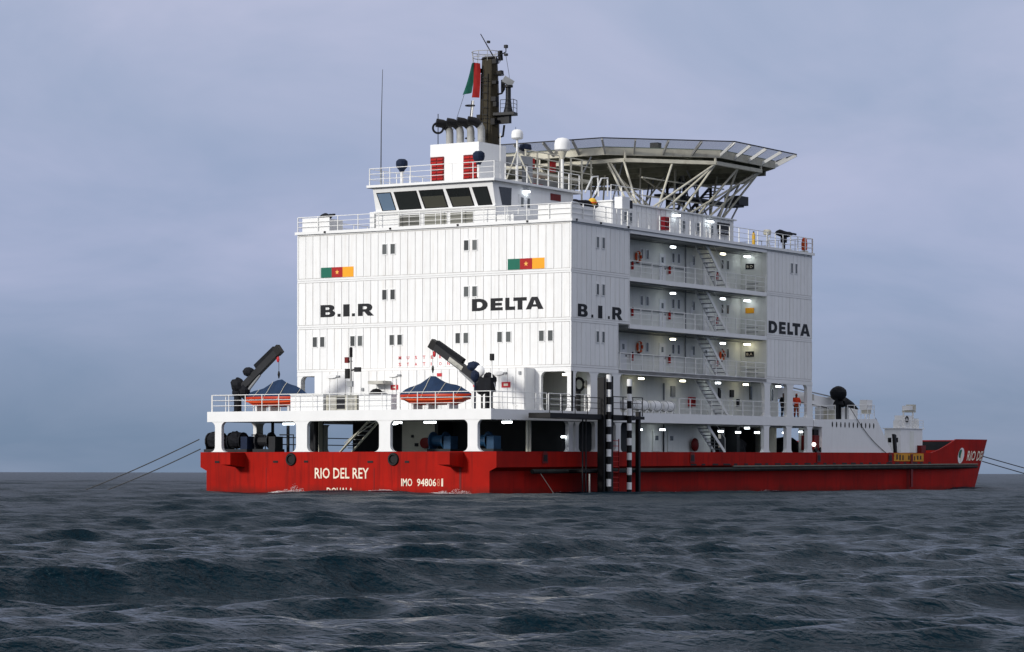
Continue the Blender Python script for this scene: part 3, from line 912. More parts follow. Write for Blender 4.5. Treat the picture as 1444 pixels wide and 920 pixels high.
def glyph_faces(ch):
    cu = bpy.data.curves.new('g', 'CURVE'); cu.dimensions = '2D'; cu.fill_mode = 'BOTH'
    for loop in GLY[ch][0] + GLY[ch][1]:
        sp = cu.splines.new('POLY'); sp.points.add(len(loop) - 1); sp.use_cyclic_u = True
        for i, (u, v) in enumerate(loop): sp.points[i].co = (u, v, 0, 1)
    o = bpy.data.objects.new('g', cu); COL.objects.link(o)
    dg = bpy.context.evaluated_depsgraph_get(); dg.update()
    ev = o.evaluated_get(dg); me = ev.to_mesh()
    r_ = [tuple(v.co) for v in me.vertices], [tuple(p.vertices) for p in me.polygons]
    ev.to_mesh_clear(); bpy.data.objects.remove(o); bpy.data.curves.remove(cu)
    return r_
def block(word, spans, z0, h, at):
    for ch, (a, b_) in zip(word, spans):
        vs_, fs_ = glyph_faces(ch)
        w = GLY[ch][2]
        B().add([at(a + (b_ - a) * v[0] / w, z0 + h * v[1]) for v in vs_], fs_).build('painted_letter', 'letter_black', ship, fix=False)
sw = lambda u, z: (-0.0125, u, z)
ss = lambda u, z: (u, -0.0125, z)
block('B.I.R', [(18.79, 17.62), (17.45, 17.2), (17.0, 16.5), (16.32, 16.08), (15.85, 14.60)], 11.27, 0.78, sw)
block('DELTA', [(7.19, 6.02), (5.82, 4.92), (4.74, 4.02), (4.15, 3.18), (3.25, 1.97)], 11.33, 0.76, sw)
block('B.I.R', [(0.77, 1.96), (2.38, 2.62), (3.2, 3.72), (4.4, 4.62), (4.92, 6.21)], 10.86, 0.78, ss)
block('DELTA', [(26.14, 27.45), (27.72, 28.72), (28.98, 29.85), (29.75, 30.95), (30.95, 32.5)], 10.92, 0.84, ss)
for word, zc in (('MUSTER', 8.44), ('STATION', 8.02)):
    for i, ch in enumerate(word):
        y = 12.70 - 0.612 * i
        text('muster_lettering', ch, 'letter_red', ship, lambda u, v, l, y=y, zc=zc, ch=ch: (-0.0125, y - (0.06 if ch == 'I' else 0.2) * u, zc + 0.21 * v), bold=0.02)

# ---------------- railings
POSTS = {}
def post_mesh(h, w=0.05, mt='rail'):
    k = (round(h, 2), w, mt)
    if k not in POSTS:
        POSTS[k] = B().box(-w / 2, w / 2, -w / 2, w / 2, 0, h).mesh('post', mt)
    return POSTS[k]
def railing(pts, h=1.02, step=1.4, mt='rail', parent=ship, bars=(0.36, 0.68, 1.0), w=0.04, r=0.018, name='railing'):
    """pts: base points of the run; one railing with its posts as pieces"""
    bb = B()
    P = [Vector(p) for p in pts]
    for f in bars:
        bb.path([p + Vector((0, 0, h * f)) for p in P], r if f < 0.95 else r * 1.35, 6)
    ra = bb.build(name, mt, parent, fix=False)
    for a, b_ in zip(P[:-1], P[1:]):
        n = max(1, round((b_ - a).length / step))
        for i in range(n + (1 if b_ is P[-1] else 0)):
            place('post', post_mesh(h, w, mt), ra, a.lerp(b_, i / n))
    return ra
railing([(-8.85, 20.6, 5.05), (-8.85, 0.15, 5.05)], step=1.28)
railing([(-8.85, 0.12, 5.05), (-2.6, 0.12, 5.07)], step=1.3, w=0.04)
railing([(-2.4, 0.12, 5.07), (6.0, 0.12, 5.09)], step=1.3, w=0.04)
railing([(-8.8, 20.7, 5.05), (-0.3, 20.7, 5.05)], step=1.4)
railing([(0.5, 20.5, 5.05), (6.0, 20.5, 5.05)], step=1.4)
for k, z in enumerate((LV[0], LV[1], LV[2])):
    railing([(7.2 if k else 6.0, 0.06, z + 0.03), (25.75, 0.06, z + 0.03)], step=1.42, w=0.055)
railing([(13.7, 0.08, 5.12), (25.5, 0.08, 5.17)], step=1.4, w=0.055)
railing([(26.5, 0.08, 5.18), (29.0, 0.08, 5.18)], step=1.2, w=0.055)
railing([(29.9, 0.08, 5.19), (32.1, 0.08, 5.2)], step=1.2, w=0.055)

# ---------------- staircases in the gallery recess
def stair(x0, z0, x1, z1, y0, y1, name='staircase', mt='steel_grey', smt='rail', nst=10):
    """from its head (x0, z0) down to its foot (x1, z1)"""
    st = B().bar((x0, y0, z0), (x1, y0, z1), 0.05, 0.22).bar((x0, y1, z0), (x1, y1, z1), 0.05, 0.22).build(name, smt, ship)
    me = None
    for i in range(1, nst):
        t = i / nst
        c = Vector((x0 + (x1 - x0) * t, (y0 + y1) / 2, z0 + (z1 - z0) * t))
        if me is None:
            w = abs(y1 - y0) - 0.05
            me = B().box(-0.15, 0.15, -w / 2, w / 2, -0.03, 0.02).mesh('step', mt)
        place('step', me, st, c)
    hr = B()
    for y in (y0, y1):
        hr.path([(x0, y, z0), (x0, y, z0 + 0.95), (x1, y, z1 + 0.95), (x1, y, z1)], 0.022, 6)
    hr.build('handrail', smt, st)
    return st
for k in range(3):
    stair(18.2, LV[k + 1] - 0.2, 21.3, LV[k] + 0.02, 0.55, 1.35)
stair(18.2, 7.55, 21.4, 5.1, 0.55, 1.35)
stair(18.4, 4.5, 20.9, 2.7, 0.55, 1.35, nst=8)
# stair from the poop down to the main deck, seen through the second stern bay
def poop_stair():
    st = B().bar((-7.0, 9.9, 4.6), (-7.0, 12.2, 2.55), 0.05, 0.2, up=(1, 0, 0)).bar((-6.2, 9.7, 4.6), (-6.2, 11.9, 2.55), 0.05, 0.2, up=(1, 0, 0)).build('staircase', 'cream', ship)
    for i in range(1, 8):
        t = i / 8
        bx('step', 'steel_grey', st, -6.98, -6.22, 9.8 + 2.25 * t - .12, 9.8 + 2.25 * t + .12, 4.6 - 2.05 * t - .02, 4.6 - 2.05 * t + .02)
    B().path([(-7.0, 9.2, 4.6), (-7.0, 11.5, 3.3), (-7.0, 12.2, 2.6)], 0.025, 6).path([(-7.0, 9.9, 4.45), (-7.0, 11.9, 3.1)], 0.02, 6).build('handrail', 'cream', st)
poop_stair()

# ---------------- lit lamps
LM = {}
def lamp(x, y, z, warm=False, along='x', w=0.40, parent=ship):
    """a box fitting fixed to the deckhead or wall, its lit lens below"""
    k = (warm, along, w)
    if k not in LM:
        a, c = (w / 2, 0.10) if along == 'x' else (0.10, w / 2)
        LM[k] = (B().box(-a - .03, a + .03, -c - .03, c + .03, 0, 0.07).mesh('lamp', 'steel_grey'),
                 B().box(-a, a, -c, c, -0.11, -0.002).mesh('lens', 'lamp_warm' if warm else 'lamp_white'))
    o = place('lamp', LM[k][0], parent, (x, y, z))
    place('lens', LM[k][1], o, (x, y, z))
    return o
for k in range(3):
    z = LV[k + 1] - 0.55
    lamp(14.5, 1.0, z, k == 0); lamp(21.4, 1.0, z, k == 2); lamp(25.3, 1.2, z + 0.08, k == 0, w=0.6)
for x, wm in ((10.7, True), (16.2, True), (21.1, False), (25.1, True), (30.0, False)):
    lamp(x, 1.2, 7.42, wm)
for x, z in ((10.5, 4.14), (13.5, 4.18), (21.5, 4.18), (24.0, 4.14), (26.8, 4.16), (25.3, 4.45), (31.0, 4.2), (33.6, 4.3)):
    lamp(x, 1.2, z, False)
lamp(1.0, 1.0, 7.38, True)
lamp(4.1, 0.9, 7.33, False)
for y, x in ((16.5, -6.5), (10.6, -4.0), (9.9, -4.8), (8.5, -7.5), (7.6, -7.7), (5.2, -7.6), (2.1, -7.6)):
    lamp(x, y, 4.36, False, 'y', 0.75)
lamp(-6.0, 0.8, 4.36, False, 'y', 0.6)
lamp(-0.3, 0.35, 3.55, False, 'y', 0.22)
lamp(11.7, 8.3, 4.2, False)

# ---------------- bridge deck
bx('bridge_deck', 'steel_grey', ship, -0.10, 32.95, -0.10, BEAM + 0.10, 16.652, 16.75)
bx('deck_edge_strip', 'frame_white', ship, -0.14, -0.105, -0.12, BEAM + 0.12, 16.62, 16.80)
bx('deck_edge_strip', 'frame_white', ship, -0.10, 32.97, -0.14, -0.105, 16.62, 16.80)
bx('gallery_roof_edge', 'frame_white', ship, 7.1, 25.83, -0.04, 0.1, 16.38, 16.60)
bx('gallery_roof', 'ceiling_grey', ship, 7.1, 25.83, 0.105, 1.99, 16.42, 16.64)
for i in range(4):
    bx('mooring_eye', 'black', ship, -0.2, -0.142, 3.0 + 5.1 * i, 3.12 + 5.1 * i, 16.66, 16.78)
for x in (0.3, 3.2, 6.6):
    bx('mooring_eye', 'black', ship, x, x + 0.14, -0.2, -0.142, 16.66, 16.78)
railing([(-0.02, 20.6, 16.76), (-0.02, 0.0, 16.76)], h=0.98, step=1.55, w=0.045)
railing([(0.05, 0.0, 16.76), (25.9, 0.0, 16.78)], h=1.02, step=1.35, w=0.055)
railing([(26.0, 0.0, 16.78), (32.9, 0.0, 16.8)], h=1.02, step=1.2, w=0.055)
railing([(32.9, 0.05, 16.8), (32.9, 8.0, 16.8)], h=1.02, step=1.4)
railing([(0.0, 20.6, 16.76), (14.0, 20.6, 16.76)], h=0.98, step=1.5)
# solid screens at the corner gun positions
bx('corner_screen', 'white', ship, 0.06, 0.10, 0.10, 2.42, 16.78, 17.70)
bx('corner_screen', 'white', ship, 0.105, 2.75, 0.07, 0.105, 16.78, 17.66)
bx('corner_screen', 'white', ship, 0.06, 0.10, 18.15, 20.30, 16.78, 17.68)
bx('screen_box', 'white', ship, 0.12, 1.6, 18.2, 20.2, 16.78, 17.6)
bx('vent_box', 'white', ship, 0.5, 0.9, 14.95, 15.3, 16.75, 17.9)
bx('grey_screen', 'steel_grey', ship, 0.8, 0.84, 13.9, 14.9, 16.78, 17.75)

# bridge house
bh = B()
YA, YB = 5.66, 14.68
sec = [(0.30, 16.75), (0.30, 17.86), (-0.08, 19.36), (9.6, 19.36), (9.6, 16.75)]
bh.prism([(x, z) for x, z in sec], 'y', YA, YB)
bridge = bh.build('bridge_house', 'white', ship)
rf = bx('bridge_roof', 'frame_white', ship, -0.28, 10.2, 5.38, 15.02, 19.37, 19.52)
bx('eave_line', 'steel_grey', ship, -0.30, 10.2, 5.36, 15.03, 19.345, 19.369)
bx('window_sill', 'frame_white', bridge, 0.12, 0.32, 5.6, 14.72, 17.80, 17.88)
def slant(y_a, y_b, y_c, y_d, z0, z1, off=0.0):
    """a slanted bridge window: bottom edge y_c..y_d, top edge y_a..y_b"""
    fx = lambda z: 0.30 - 0.38 * (z - 17.86) / 1.5 - off
    return [(fx(z1), y_a, z1), (fx(z1), y_b, z1), (fx(z0), y_d, z0), (fx(z0), y_c, z0)]
def bridge_window(ya, yb, yc, yd, room_tone=0.0, mt='bridge_glass'):
    z0, z1 = 17.93, 18.98
    fr = B()
    fr.add(slant(ya + .07, yb - .07, yc + .07, yd - .07, z0 - .06, z1 + .06, 0.012), [(0, 1, 2, 3)])
    o = fr.build('bridge_window', 'black', ship, fix=False)
    B().add(slant(ya, yb, yc, yd, z0, z1, 0.022), [(0, 1, 2, 3)]).build('pane', mt, o, fix=False)
    if room_tone:
        zb = z0 + (z1 - z0) * room_tone
        f_ = room_tone
        B().add(slant(yc + (ya - yc) * f_ - .04, yd + (yb - yd) * f_ + .04, yc - .02, yd + .02, z0 + .02, zb, 0.026), [(0, 1, 2, 3)]).build('room_tone', 'room_tone', o, fix=False)
for w_ in ((14.39, 13.4, 14.1, 13.15, 0, 'sky_tone_glass'), (13.05, 11.45, 12.8, 11.2), (11.15, 9.45, 10.85, 9.2, .68), (9.1, 7.5, 8.75, 7.25, .55), (7.15, 6.15, 6.85, 5.92)):
    bridge_window(*w_)
for y0, y1 in ((12.92, 11.27), (10.92, 9.27), (8.99, 7.31)):
    o = bx('lower_window', 'frame_white', ship, 0.27, 0.31, y1 - .05, y0 + .05, 16.83, 17.60)
    bx('pane', 'frosted', o, 0.255, 0.275, y1, y0, 16.88, 17.55)
    bx('mullion', 'frame_white', o, 0.245, 0.262, (y0 + y1) / 2 - .02, (y0 + y1) / 2 + .02, 16.88, 17.55)
# side of the bridge house
B().add([(0.65, YA - 0.012, 19.05), (2.15, YA - 0.012, 19.08), (2.1, YA - 0.012, 17.98), (1.05, YA - 0.012, 17.95)], [(0, 1, 2, 3)]).build('side_window', 'bridge_glass', bridge, fix=False)
dr = bx('bridge_door', 'frame_white', ship, 3.0, 4.5, YA - 0.04, YA, 16.8, 18.8)
for x in (3.2, 3.95):
    bx('pane', 'glass', dr, x, x + 0.3, YA - 0.05, YA - 0.03, 18.0, 18.6)
lamp(3.75, YA - 0.15, 19.05, False)
bx('maroon_board', 'dark_red', bridge, 6.8, 8.0, YA - 0.05, YA, 18.72, 19.14)
bx('side_step', 'white', bridge, 0.4, 6.4, 4.4, YA - 0.01, 16.76, 17.3)
railing([(0.25, YA - 0.9, 16.76), (6.6, YA - 0.9, 16.76)], h=1.0, step=1.3, w=0.04)
# long deckhouse forward of the bridge
dh = bx('deckhouse', 'white', ship, 9.7, 26.4, 2.85, 17.6, 16.75, 18.72)
bx('deckhouse_roof', 'frame_white', ship, 9.6, 26.6, 2.7, 17.8, 18.725, 18.82)
n = 26
for i in range(n):
    x = 9.75 + i * 16.6 / n
    bx('rib', 'frame_white', dh, x, x + 0.05, 2.80, 2.86, 16.8, 18.68)
for x, w in ((11.2, .28), (11.9, .28), (19.0, .3), (21.0, .5), (23.0, .25)):
    o = bx('deckhouse_window', 'frame_white', ship, x - .04, x + w + .04, 2.76, 2.84, 17.5, 18.22)
    bx('pane', 'glass', o, x, x + w, 2.74, 2.77, 17.55, 18.17)
bx('dark_grille', 'dark_steel', dh, 24.0, 25.6, 2.70, 2.84, 17.95, 18.45)
bx('dark_grille', 'dark_steel', dh, 24.1, 25.5, 2.70, 2.84, 17.62, 17.78)
lamp(17.9, 2.55, 18.5, False); lamp(22.6, 2.55, 18.42, False)
# white signal box on twin legs at the gallery corner
sb = bx('switch_cabinet', 'white', ship, 6.5, 7.45, 0.2, 0.75, 17.9, 18.65)
for x in (6.6, 7.35):
    B().tube((x, 0.3, 16.75), (x, 0.3, 17.9), 0.05, n=6).build('leg', 'rail', sb)
bx('cabinet_door', 'black', sb, 7.46, 7.9, 0.25, 0.7, 18.0, 18.5)

# ---------------- bridge roof
railing([(-0.1, 14.9, 19.53), (-0.1, 5.5, 19.53)], h=1.05, step=1.55, w=0.045)
railing([(-0.1, 5.5, 19.53), (10.1, 5.5, 19.53)], h=1.05, step=1.3, w=0.055)
railing([(0.0, 14.95, 19.53), (9.0, 14.95, 19.53)], h=1.05, step=1.5)
cas = bx('funnel_casing', 'white', ship, 2.0, 5.2, 8.0, 11.67, 19.5, 22.12)
def louvre(y0, y1):
    o = bx('louvre', 'dark_red', ship, 1.93, 2.0, y0, y1, 19.78, 21.32)
    ym = (y0 + y1) / 2
    for a, c in ((y0 + .05, ym - .03), (ym + .03, y1 - .05)):
        for i in range(7):
            z = 19.86 + i * 0.205
            B().add([(1.86, a, z), (1.86, c, z), (1.94, c, z + .15), (1.94, a, z + .15)], [(0, 1, 2, 3)]).build('slat', 'bright_red', o, fix=False)
louvre(10.62, 11.62)
louvre(8.08, 9.12)
# four exhaust pipes bent aft
for i, y in enumerate((11.25, 10.45, 9.65, 8.85)):
    pts = [(3.6, y, 22.1), (3.6, y, 23.0)] + [(3.6 - 0.45 * (1 - math.cos(t)), y + 0.5 * (1 - math.cos(t)), 23.0 + 0.62 * math.sin(t)) for t in [R(18 * k) for k in range(1, 6)]]
    o = B().path(pts, 0.24, 12).build('exhaust_pipe', 'pipe_grey', ship, smooth=True)
    tip = [Vector(pts[3]), Vector(pts[4]), Vector(pts[5]), Vector(pts[6]), Vector(pts[6]) + (Vector(pts[6]) - Vector(pts[5])) * 1.0]
    B().path(tip, 0.275, 12).build('sooty_mouth', 'black', o, smooth=True)
lp = B().tube((3.0, 11.75, 22.1), (3.0, 11.75, 24.2), 0.03, n=6).build('loop_antenna', 'black', ship)
B().torus((3.0, 11.75, 23.3), (0.846, 0.534, 0), 0.33, 0.07, 18, 6).build('loop', 'black', lp, smooth=True)
# mast
mast = B().lathe([(0.72, 0), (0.66, 3.0), (0.60, 6.5), (0.50, 8.5), (0.001, 8.5)], (5.9, 9.7, 19.5), (0, 0, 1), 8).build('mast', 'grime', ship)
for dx in (-0.85, -0.6):
    B().tube((5.0, 10.75 + dx * 0.3 + 0.25, 22.0), (5.2, 10.55 + dx * 0.3 + 0.2, 25.2), 0.07, n=6).build('mast_pipe', 'rail' if dx < -0.7 else 'grime', mast)
for z in (22.8, 24.9):
    B().torus((5.2, 10.75, z), (0, 0, 1), 0.3, 0.04, 14, 5).build('pipe_clamp', 'dark_steel', mast)
pl = B().prism([(5.5, 9.2), (5.7, 7.75), (6.5, 7.95), (6.4, 9.4)], 'z', 24.2, 24.38).build('mast_platform', 'dark_steel', mast)
bx('bracket', 'dark_steel', mast, 5.85, 6.15, 8.2, 9.2, 23.7, 24.2)
B().path([(6.0, 9.2, 22.8), (6.0, 8.75, 22.9), (6.0, 8.65, 23.6)], 0.07, 6).build('arm', 'black', mast)
railing([(5.6, 8.7, 24.38), (5.75, 7.8, 24.38), (6.45, 7.98, 24.38)], h=0.8, step=0.9, mt='dark_steel', w=0.03, r=0.015)
rd = B().lathe([(0.32, 0), (0.22, 0.4), (0.17, 0.9), (0.17, 1.6), (0.3, 1.62), (0.3, 1.75), (0.001, 1.76)], (6.0, 8.35, 24.38), (0, 0, 1), 10).build('radar_pedestal', 'dark_steel', mast, smooth=True)
B().bar((5.8, 8.6, 26.55), (6.2, 8.15, 26.2), 0.3, 0.42).build('radar_scanner', 'steel_grey', mast)
B().path([(6.0, 9.2, 25.6), (6.0, 8.85, 25.65), (6.0, 8.75, 25.9), (6.0, 8.75, 26.5)], [0.06, 0.06, 0.14, 0.14], 8).build('horn', 'black', mast, smooth=True)
B().bar((6.0, 9.15, 26.95), (6.0, 8.8, 27.0), 0.3, 0.24).build('navigation_light', 'black', mast)
B().torus((6.0, 9.1, 26.85), (0, 0, 1), 0.35, 0.03, 12, 5).build('ring', 'dark_steel', mast)
B().path([(6.1, 9.0, 27.8), (6.1, 9.05, 28.4)], 0.18, 6).build('navigation_light', 'black', mast)
for i in range(5):
    y = 9.35 + i * 0.17
    B().tube((5.22 + 0.04 * (i % 2), y, 20.2 + i * .4), (5.36, y - .02, 27.2 - .3 * (i % 3)), 0.028, n=5).build('mast_cable', 'black' if i % 2 else 'grime', mast)
for i in range(14):
    B().tube((5.15, 9.42, 20.4 + i * .48), (5.15, 9.78, 20.4 + i * .48), 0.022, n=5).build('mast_rung', 'dark_steel', mast)
for y, z, w, h in ((9.0, 27.5, .3, .3), (9.05, 25.1, .35, .28), (10.2, 24.0, .25, .3), (10.05, 22.9, .2, .4), (9.0, 26.2, .3, .2), (9.1, 23.6, .3, .4), (10.1, 27.0, .2, .25), (8.95, 24.75, .25, .3)):
    bx('mast_fitting', 'black', mast, 5.3, 5.65, y - w / 2, y + w / 2, z, z + h)
for z in (21.5, 24.0, 26.4, 27.9):
    B().torus((5.9, 9.7, z), (0, 0, 1), 0.70 - (z - 19.5) * .022, 0.04, 12, 5).build('mast_band', 'black', mast)
hd = B()
for a in range(10):
    t = 2 * math.pi * a / 10
    hd.tube((5.9 + .9 * math.cos(t), 9.95 + .9 * math.sin(t), 27.7), (5.9 + .95 * math.cos(t), 9.95 + .95 * math.sin(t), 28.35), 0.02, n=5)
hd.torus((5.9, 9.95, 28.0), (0, 0, 1), 0.9, 0.025, 20, 5).torus((5.9, 9.95, 28.35), (0, 0, 1), 0.95, 0.025, 20, 5)
hd.build('crow_rail', 'pipe_grey', mast)
B().path([(5.9, 9.4, 28.0), (5.5, 10.15, 29.5)], [0.05, 0.03], 6).build('top_spar', 'dark_steel', mast)
bx('anemometer', 'dark_steel', mast, 5.6, 5.8, 9.6, 9.75, 28.9, 29.05)
B().path([(5.9, 9.2, 28.0), (6.1, 8.6, 28.3), (6.1, 8.6, 28.65)], 0.04, 6).build('side_spar', 'dark_steel', mast)
bx('spar_lamp', 'dark_steel', mast, 6.0, 6.2, 8.5, 8.7, 28.55, 28.75)
bx('spar_lamp', 'dark_steel', mast, 6.0, 6.2, 8.5, 8.7, 28.05, 28.2)
B().path([(6.1, 8.6, 28.1), (6.1, 8.35, 26.8), (6.1, 8.3, 26.0)], 0.015, 5).build('halyard', 'wire', mast)
B().path([(5.2, 11.2, 25.65), (4.4, 11.9, 22.3)], 0.015, 5).build('halyard', 'wire', mast)
B().path([(6.5, 8.1, 23.5), (6.6, 8.0, 19.6)], 0.015, 5).build('halyard', 'wire', mast)
B().box(5.4, 6.8, 7.0, 8.6, 21.0, 21.5).build('duct', 'steel_grey', ship)
B().box(6.3, 6.8, 7.0, 7.5, 19.5, 21.0).build('duct_leg', 'steel_grey', ship)

# ---------------- helideck
HX, HY, HZ = 24.4, 10.3, 22.95
def octo(hf):
    s_ = hf * 0.4142
    return [(HX - hf, HY + s_), (HX - hf, HY - s_), (HX - s_, HY - hf), (HX + s_, HY - hf), (HX + hf, HY - s_), (HX + hf, HY + s_), (HX + s_, HY + hf), (HX - s_, HY + hf)]
D8, N8 = octo(9.6), octo(11.0)
heli = B().prism(D8, 'z', HZ - 0.06, HZ).build('helideck', 'heli_top', ship)
B().prism(octo(9.45), 'z', HZ - 0.14, HZ - 0.063).build('underside_plate', 'heli_under', heli)
for i in range(8):
    a, c = D8[i], D8[(i + 1) % 8]
    B().bar((*a, HZ - 0.31), (*c, HZ - 0.31), 0.12, 0.49).build('edge_girder', 'cream', heli)
# girders under the plate
for i in range(7):
    y = HY - 7.8 + i * 2.6
    hw = min(9.3, 9.3 + 3.9 - max(0, abs(y - HY) - 0) * 1.0) if abs(y - HY) > 3.9 else 9.3
    bx('girder', 'heli_under', heli, HX - hw, HX + hw, y - .1, y + .1, HZ - 0.62, HZ - 0.145)
for i in range(6):
    x = HX - 7.5 + i * 3.0
    hw = 9.2 if abs(x - HX) < 3.9 else 9.2 - (abs(x - HX) - 3.9)
    bx('cross_girder', 'heli_under', heli, x - .12, x + .12, HY - hw, HY + hw, HZ - 0.95, HZ - 0.63)
# support ring
RG = [(15.6, 15.6), (15.5, 5.2), (20.2, 0.95), (26.4, 0.75), (32.6, 5.4), (32.6, 15.2), (27.5, 19.7), (20.5, 19.7)]
for i in range(8):
    a, c = RG[i], RG[(i + 1) % 8]
    B().bar((*a, 22.05), (*c, 22.05), 0.24, 0.24).build('ring_beam', 'cream', heli)
for a in RG:
    B().tube((*a, 22.05), (a[0], a[1], HZ - 0.3), 0.09, n=6).build('ring_post', 'cream', heli)
# safety net and the arms carrying it
for i in range(8):
    a, c = Vector((*D8[i], 0)), Vector((*D8[(i + 1) % 8], 0))
    e, g_ = Vector((*N8[i], 0)), Vector((*N8[(i + 1) % 8], 0))
    k = 4
    for j in range(k + 1):
        t = j / k
        if j == k: continue
        p, q_ = a.lerp(c, t), e.lerp(g_, t)
        B().bar((p.x, p.y, HZ - 0.42), (q_.x, q_.y, HZ + 0.36), 0.10, 0.20).build('net_arm', 'pipe_grey' if i in (0, 1, 7) else 'rail', heli)
    B().bar((e.x, e.y, HZ + 0.40), (g_.x, g_.y, HZ + 0.40), 0.07, 0.07).build('net_rim', 'dark_steel', heli)
    B().add([(a.x, a.y, HZ - 0.04), (c.x, c.y, HZ - 0.04), (g_.x, g_.y, HZ + 0.37), (e.x, e.y, HZ + 0.37)], [(0, 1, 2, 3)]).build('safety_net', 'net', heli, fix=False)
rb = random.Random(5)
for i in range(16):
    x, y = rb.uniform(14.5, 30), rb.uniform(5.5, 14)
    B().tube((x, y, 22.3), (min(26, x + rb.uniform(-3, 3)), y + rb.uniform(-1.5, 1.5), 18.8), 0.06, n=6).build('brace', 'steel_grey' if i % 3 else 'cream', heli)
for z in (19.7, 20.9):
    B().tube((16.0, 4.2, z), (26.0, 3.4, z), 0.05, n=6).build('brace', 'cream', heli)
bx('deck_light', 'dark_steel', heli, 17.6, 18.1, 3.9, 4.5, HZ + 0.0, HZ + 0.4)
# slanting legs
for p, q_ in (((15.5, 5.3, 22.0), (13.6, 3.2, 18.8)), ((15.6, 6.6, 22.0), (12.4, 3.2, 18.8)), ((15.6, 6.4, 22.0), (13.8, 3.4, 18.8)),
              ((20.2, 1.0, 21.95), (15.2, 2.9, 18.8)), ((20.3, 1.0, 21.95), (17.2, 3.1, 18.8)), ((20.4, 1.1, 21.95), (19.6, 3.2, 18.8)),
              ((26.3, 0.9, 21.95), (20.4, 3.0, 18.8)), ((26.4, 0.9, 21.95), (23.2, 3.0, 18.8)), ((26.4, 0.9, 21.95), (25.4, 3.2, 18.8)),
              ((15.7, 12.0, 22.0), (14.0, 9.0, 18.8)), ((15.7, 12.0, 22.0), (16.0, 9.0, 18.8)), ((20.0, 9.0, 22.0), (22.5, 7.0, 18.8)),
              ((32.5, 5.6, 21.95), (26.0, 3.6, 18.8)), ((18.0, 3.0, 22.0), (16.2, 3.1, 18.8)), ((23.3, 0.9, 21.95), (21.6, 3.0, 18.8)), ((23.3, 0.9, 21.95), (24.6, 3.0, 18.8)), ((22.0, 5.0, 22.0), (20.0, 4.0, 18.8)), ((28.0, 5.0, 22.0), (25.8, 4.4, 18.8)), ((18.0, 8.0, 22.0), (19.4, 5.0, 18.8)), ((32.5, 5.6, 21.95), (26.2, 6.0, 18.8)), ((24.0, 9.0, 22.0), (26.0, 5.0, 18.8))):
    B().tube(p, q_, 0.075, n=8).build('strut', 'cream', heli, smooth=True)
# dark stair tower up to the helideck
tw = stair(34.2, 21.9, 29.6, 19.0, 8.0, 9.0, 'helideck_stair', 'dark_steel', 'dark_steel', 12)
tw2 = stair(27.2, 21.9, 24.4, 18.85, 6.5, 7.5, 'helideck_stair', 'dark_steel', 'dark_steel', 11)
bx('stair_landing', 'dark_steel', ship, 26.5, 37.4, 7.8, 9.2, 20.75, 20.9)
bx('stair_box', 'dark_steel', ship, 36.4, 37.9, 7.7, 8.9, 20.9, 21.55)
for x in (26.6, 29.0, 31.0, 33.0):
    B().tube((x, 8.2, 18.8 if x < 26.7 else 16.8), (x, 8.2, 22.0), 0.12, n=6).build('stair_post', 'dark_steel', ship)
for p, q_ in (((36.8, 8.0, 20.75), (33.0, 8.0, 17.0)), ((35.0, 8.2, 20.75), (31.0, 8.2, 17.0))):
    B().tube(p, q_, 0.07, n=6).build('stair_brace', 'steel_grey', ship)
bx('forward_house', 'white', ship, 26.6, 32.0, 6.0, 16.0, 16.75, 18.6)
# access walkway and pipe frames between bridge roof and helideck
wk = bx('access_walkway', 'cream', ship, 6.5, 15.0, 7.4, 8.4, 20.55, 20.75)
for x in (6.6, 8.0, 9.4, 10.8, 12.2, 13.6, 14.8):
    B().tube((x, 7.4, 19.5 if x < 10 else 18.8), (x, 7.4, 22.0), 0.07, n=6).build('frame_post', 'cream', wk)
for z in (21.15, 21.6, 22.0):
    B().tube((6.5, 7.4, z), (15.0, 7.4, z), 0.04, n=6).build('frame_bar', 'cream', wk)
for x in (7.2, 9.8):
    bx('fire_box', 'bright_red', wk, x, x + 0.6, 7.45, 7.7, 20.9, 21.55)
bx('red_pump', 'bright_red', ship, 8.4, 10.0, 8.2, 9.2, 19.53, 20.1)
bx('dark_store', 'steel_grey', ship, 10.4, 14.5, 9.0, 13.0, 18.83, 20.6)
railing([(9.9, 3.0, 18.83), (14.0, 3.0, 18.83)], h=1.0, step=1.2)
gp = B()
gp.path([(9.0, 4.4, 19.3), (9.9, 4.4, 20.4), (10.6, 4.4, 20.5), (10.7, 4.4, 19.2)], 0.06, 6).path([(9.4, 3.9, 19.2), (10.2, 3.9, 20.3), (11.0, 3.9, 20.4), (11.0, 3.9, 19.2)], 0.06, 6)
gp.build('goose_neck_pipe', 'rail', ship)

# ---------------- forward part of the ship
fh = B()
fh.prism([(34.35, zt(34)), (46.2, zt(46) + 0.0), (45.0, 3.9), (43.4, 5.32), (34.0, 5.12), (33.05, 5.05), (33.05, 4.62), (34.35, 4.6)], 'y', -0.05, 1.8)
fwd = fh.build('forward_bulwark', 'white', ship)
bx('forward_deck', 'steel_grey', ship, 33.3, 43.0, 1.81, 19.0, 4.8, 5.0)
for i in range(11):
    x = 36.0 + i * 0.69
    B().prism([(x + .1 * math.cos(t), 4.80 + .2 * math.sin(t)) for t in [2 * math.pi * k / 12 for k in range(12)]], 'y', -0.062, 0.0).build('drain_hole', 'black', fwd)
railing([(33.1, 0.1, 5.08), (36.8, 0.1, 5.18)], h=1.0, step=1.2)
railing([(38.8, 0.1, 5.22), (43.3, 0.1, 5.33)], h=1.0, step=1.1)
bx('deck_box', 'white', ship, 38.6, 42.8, 1.2, 2.6, 5.2, 6.1)
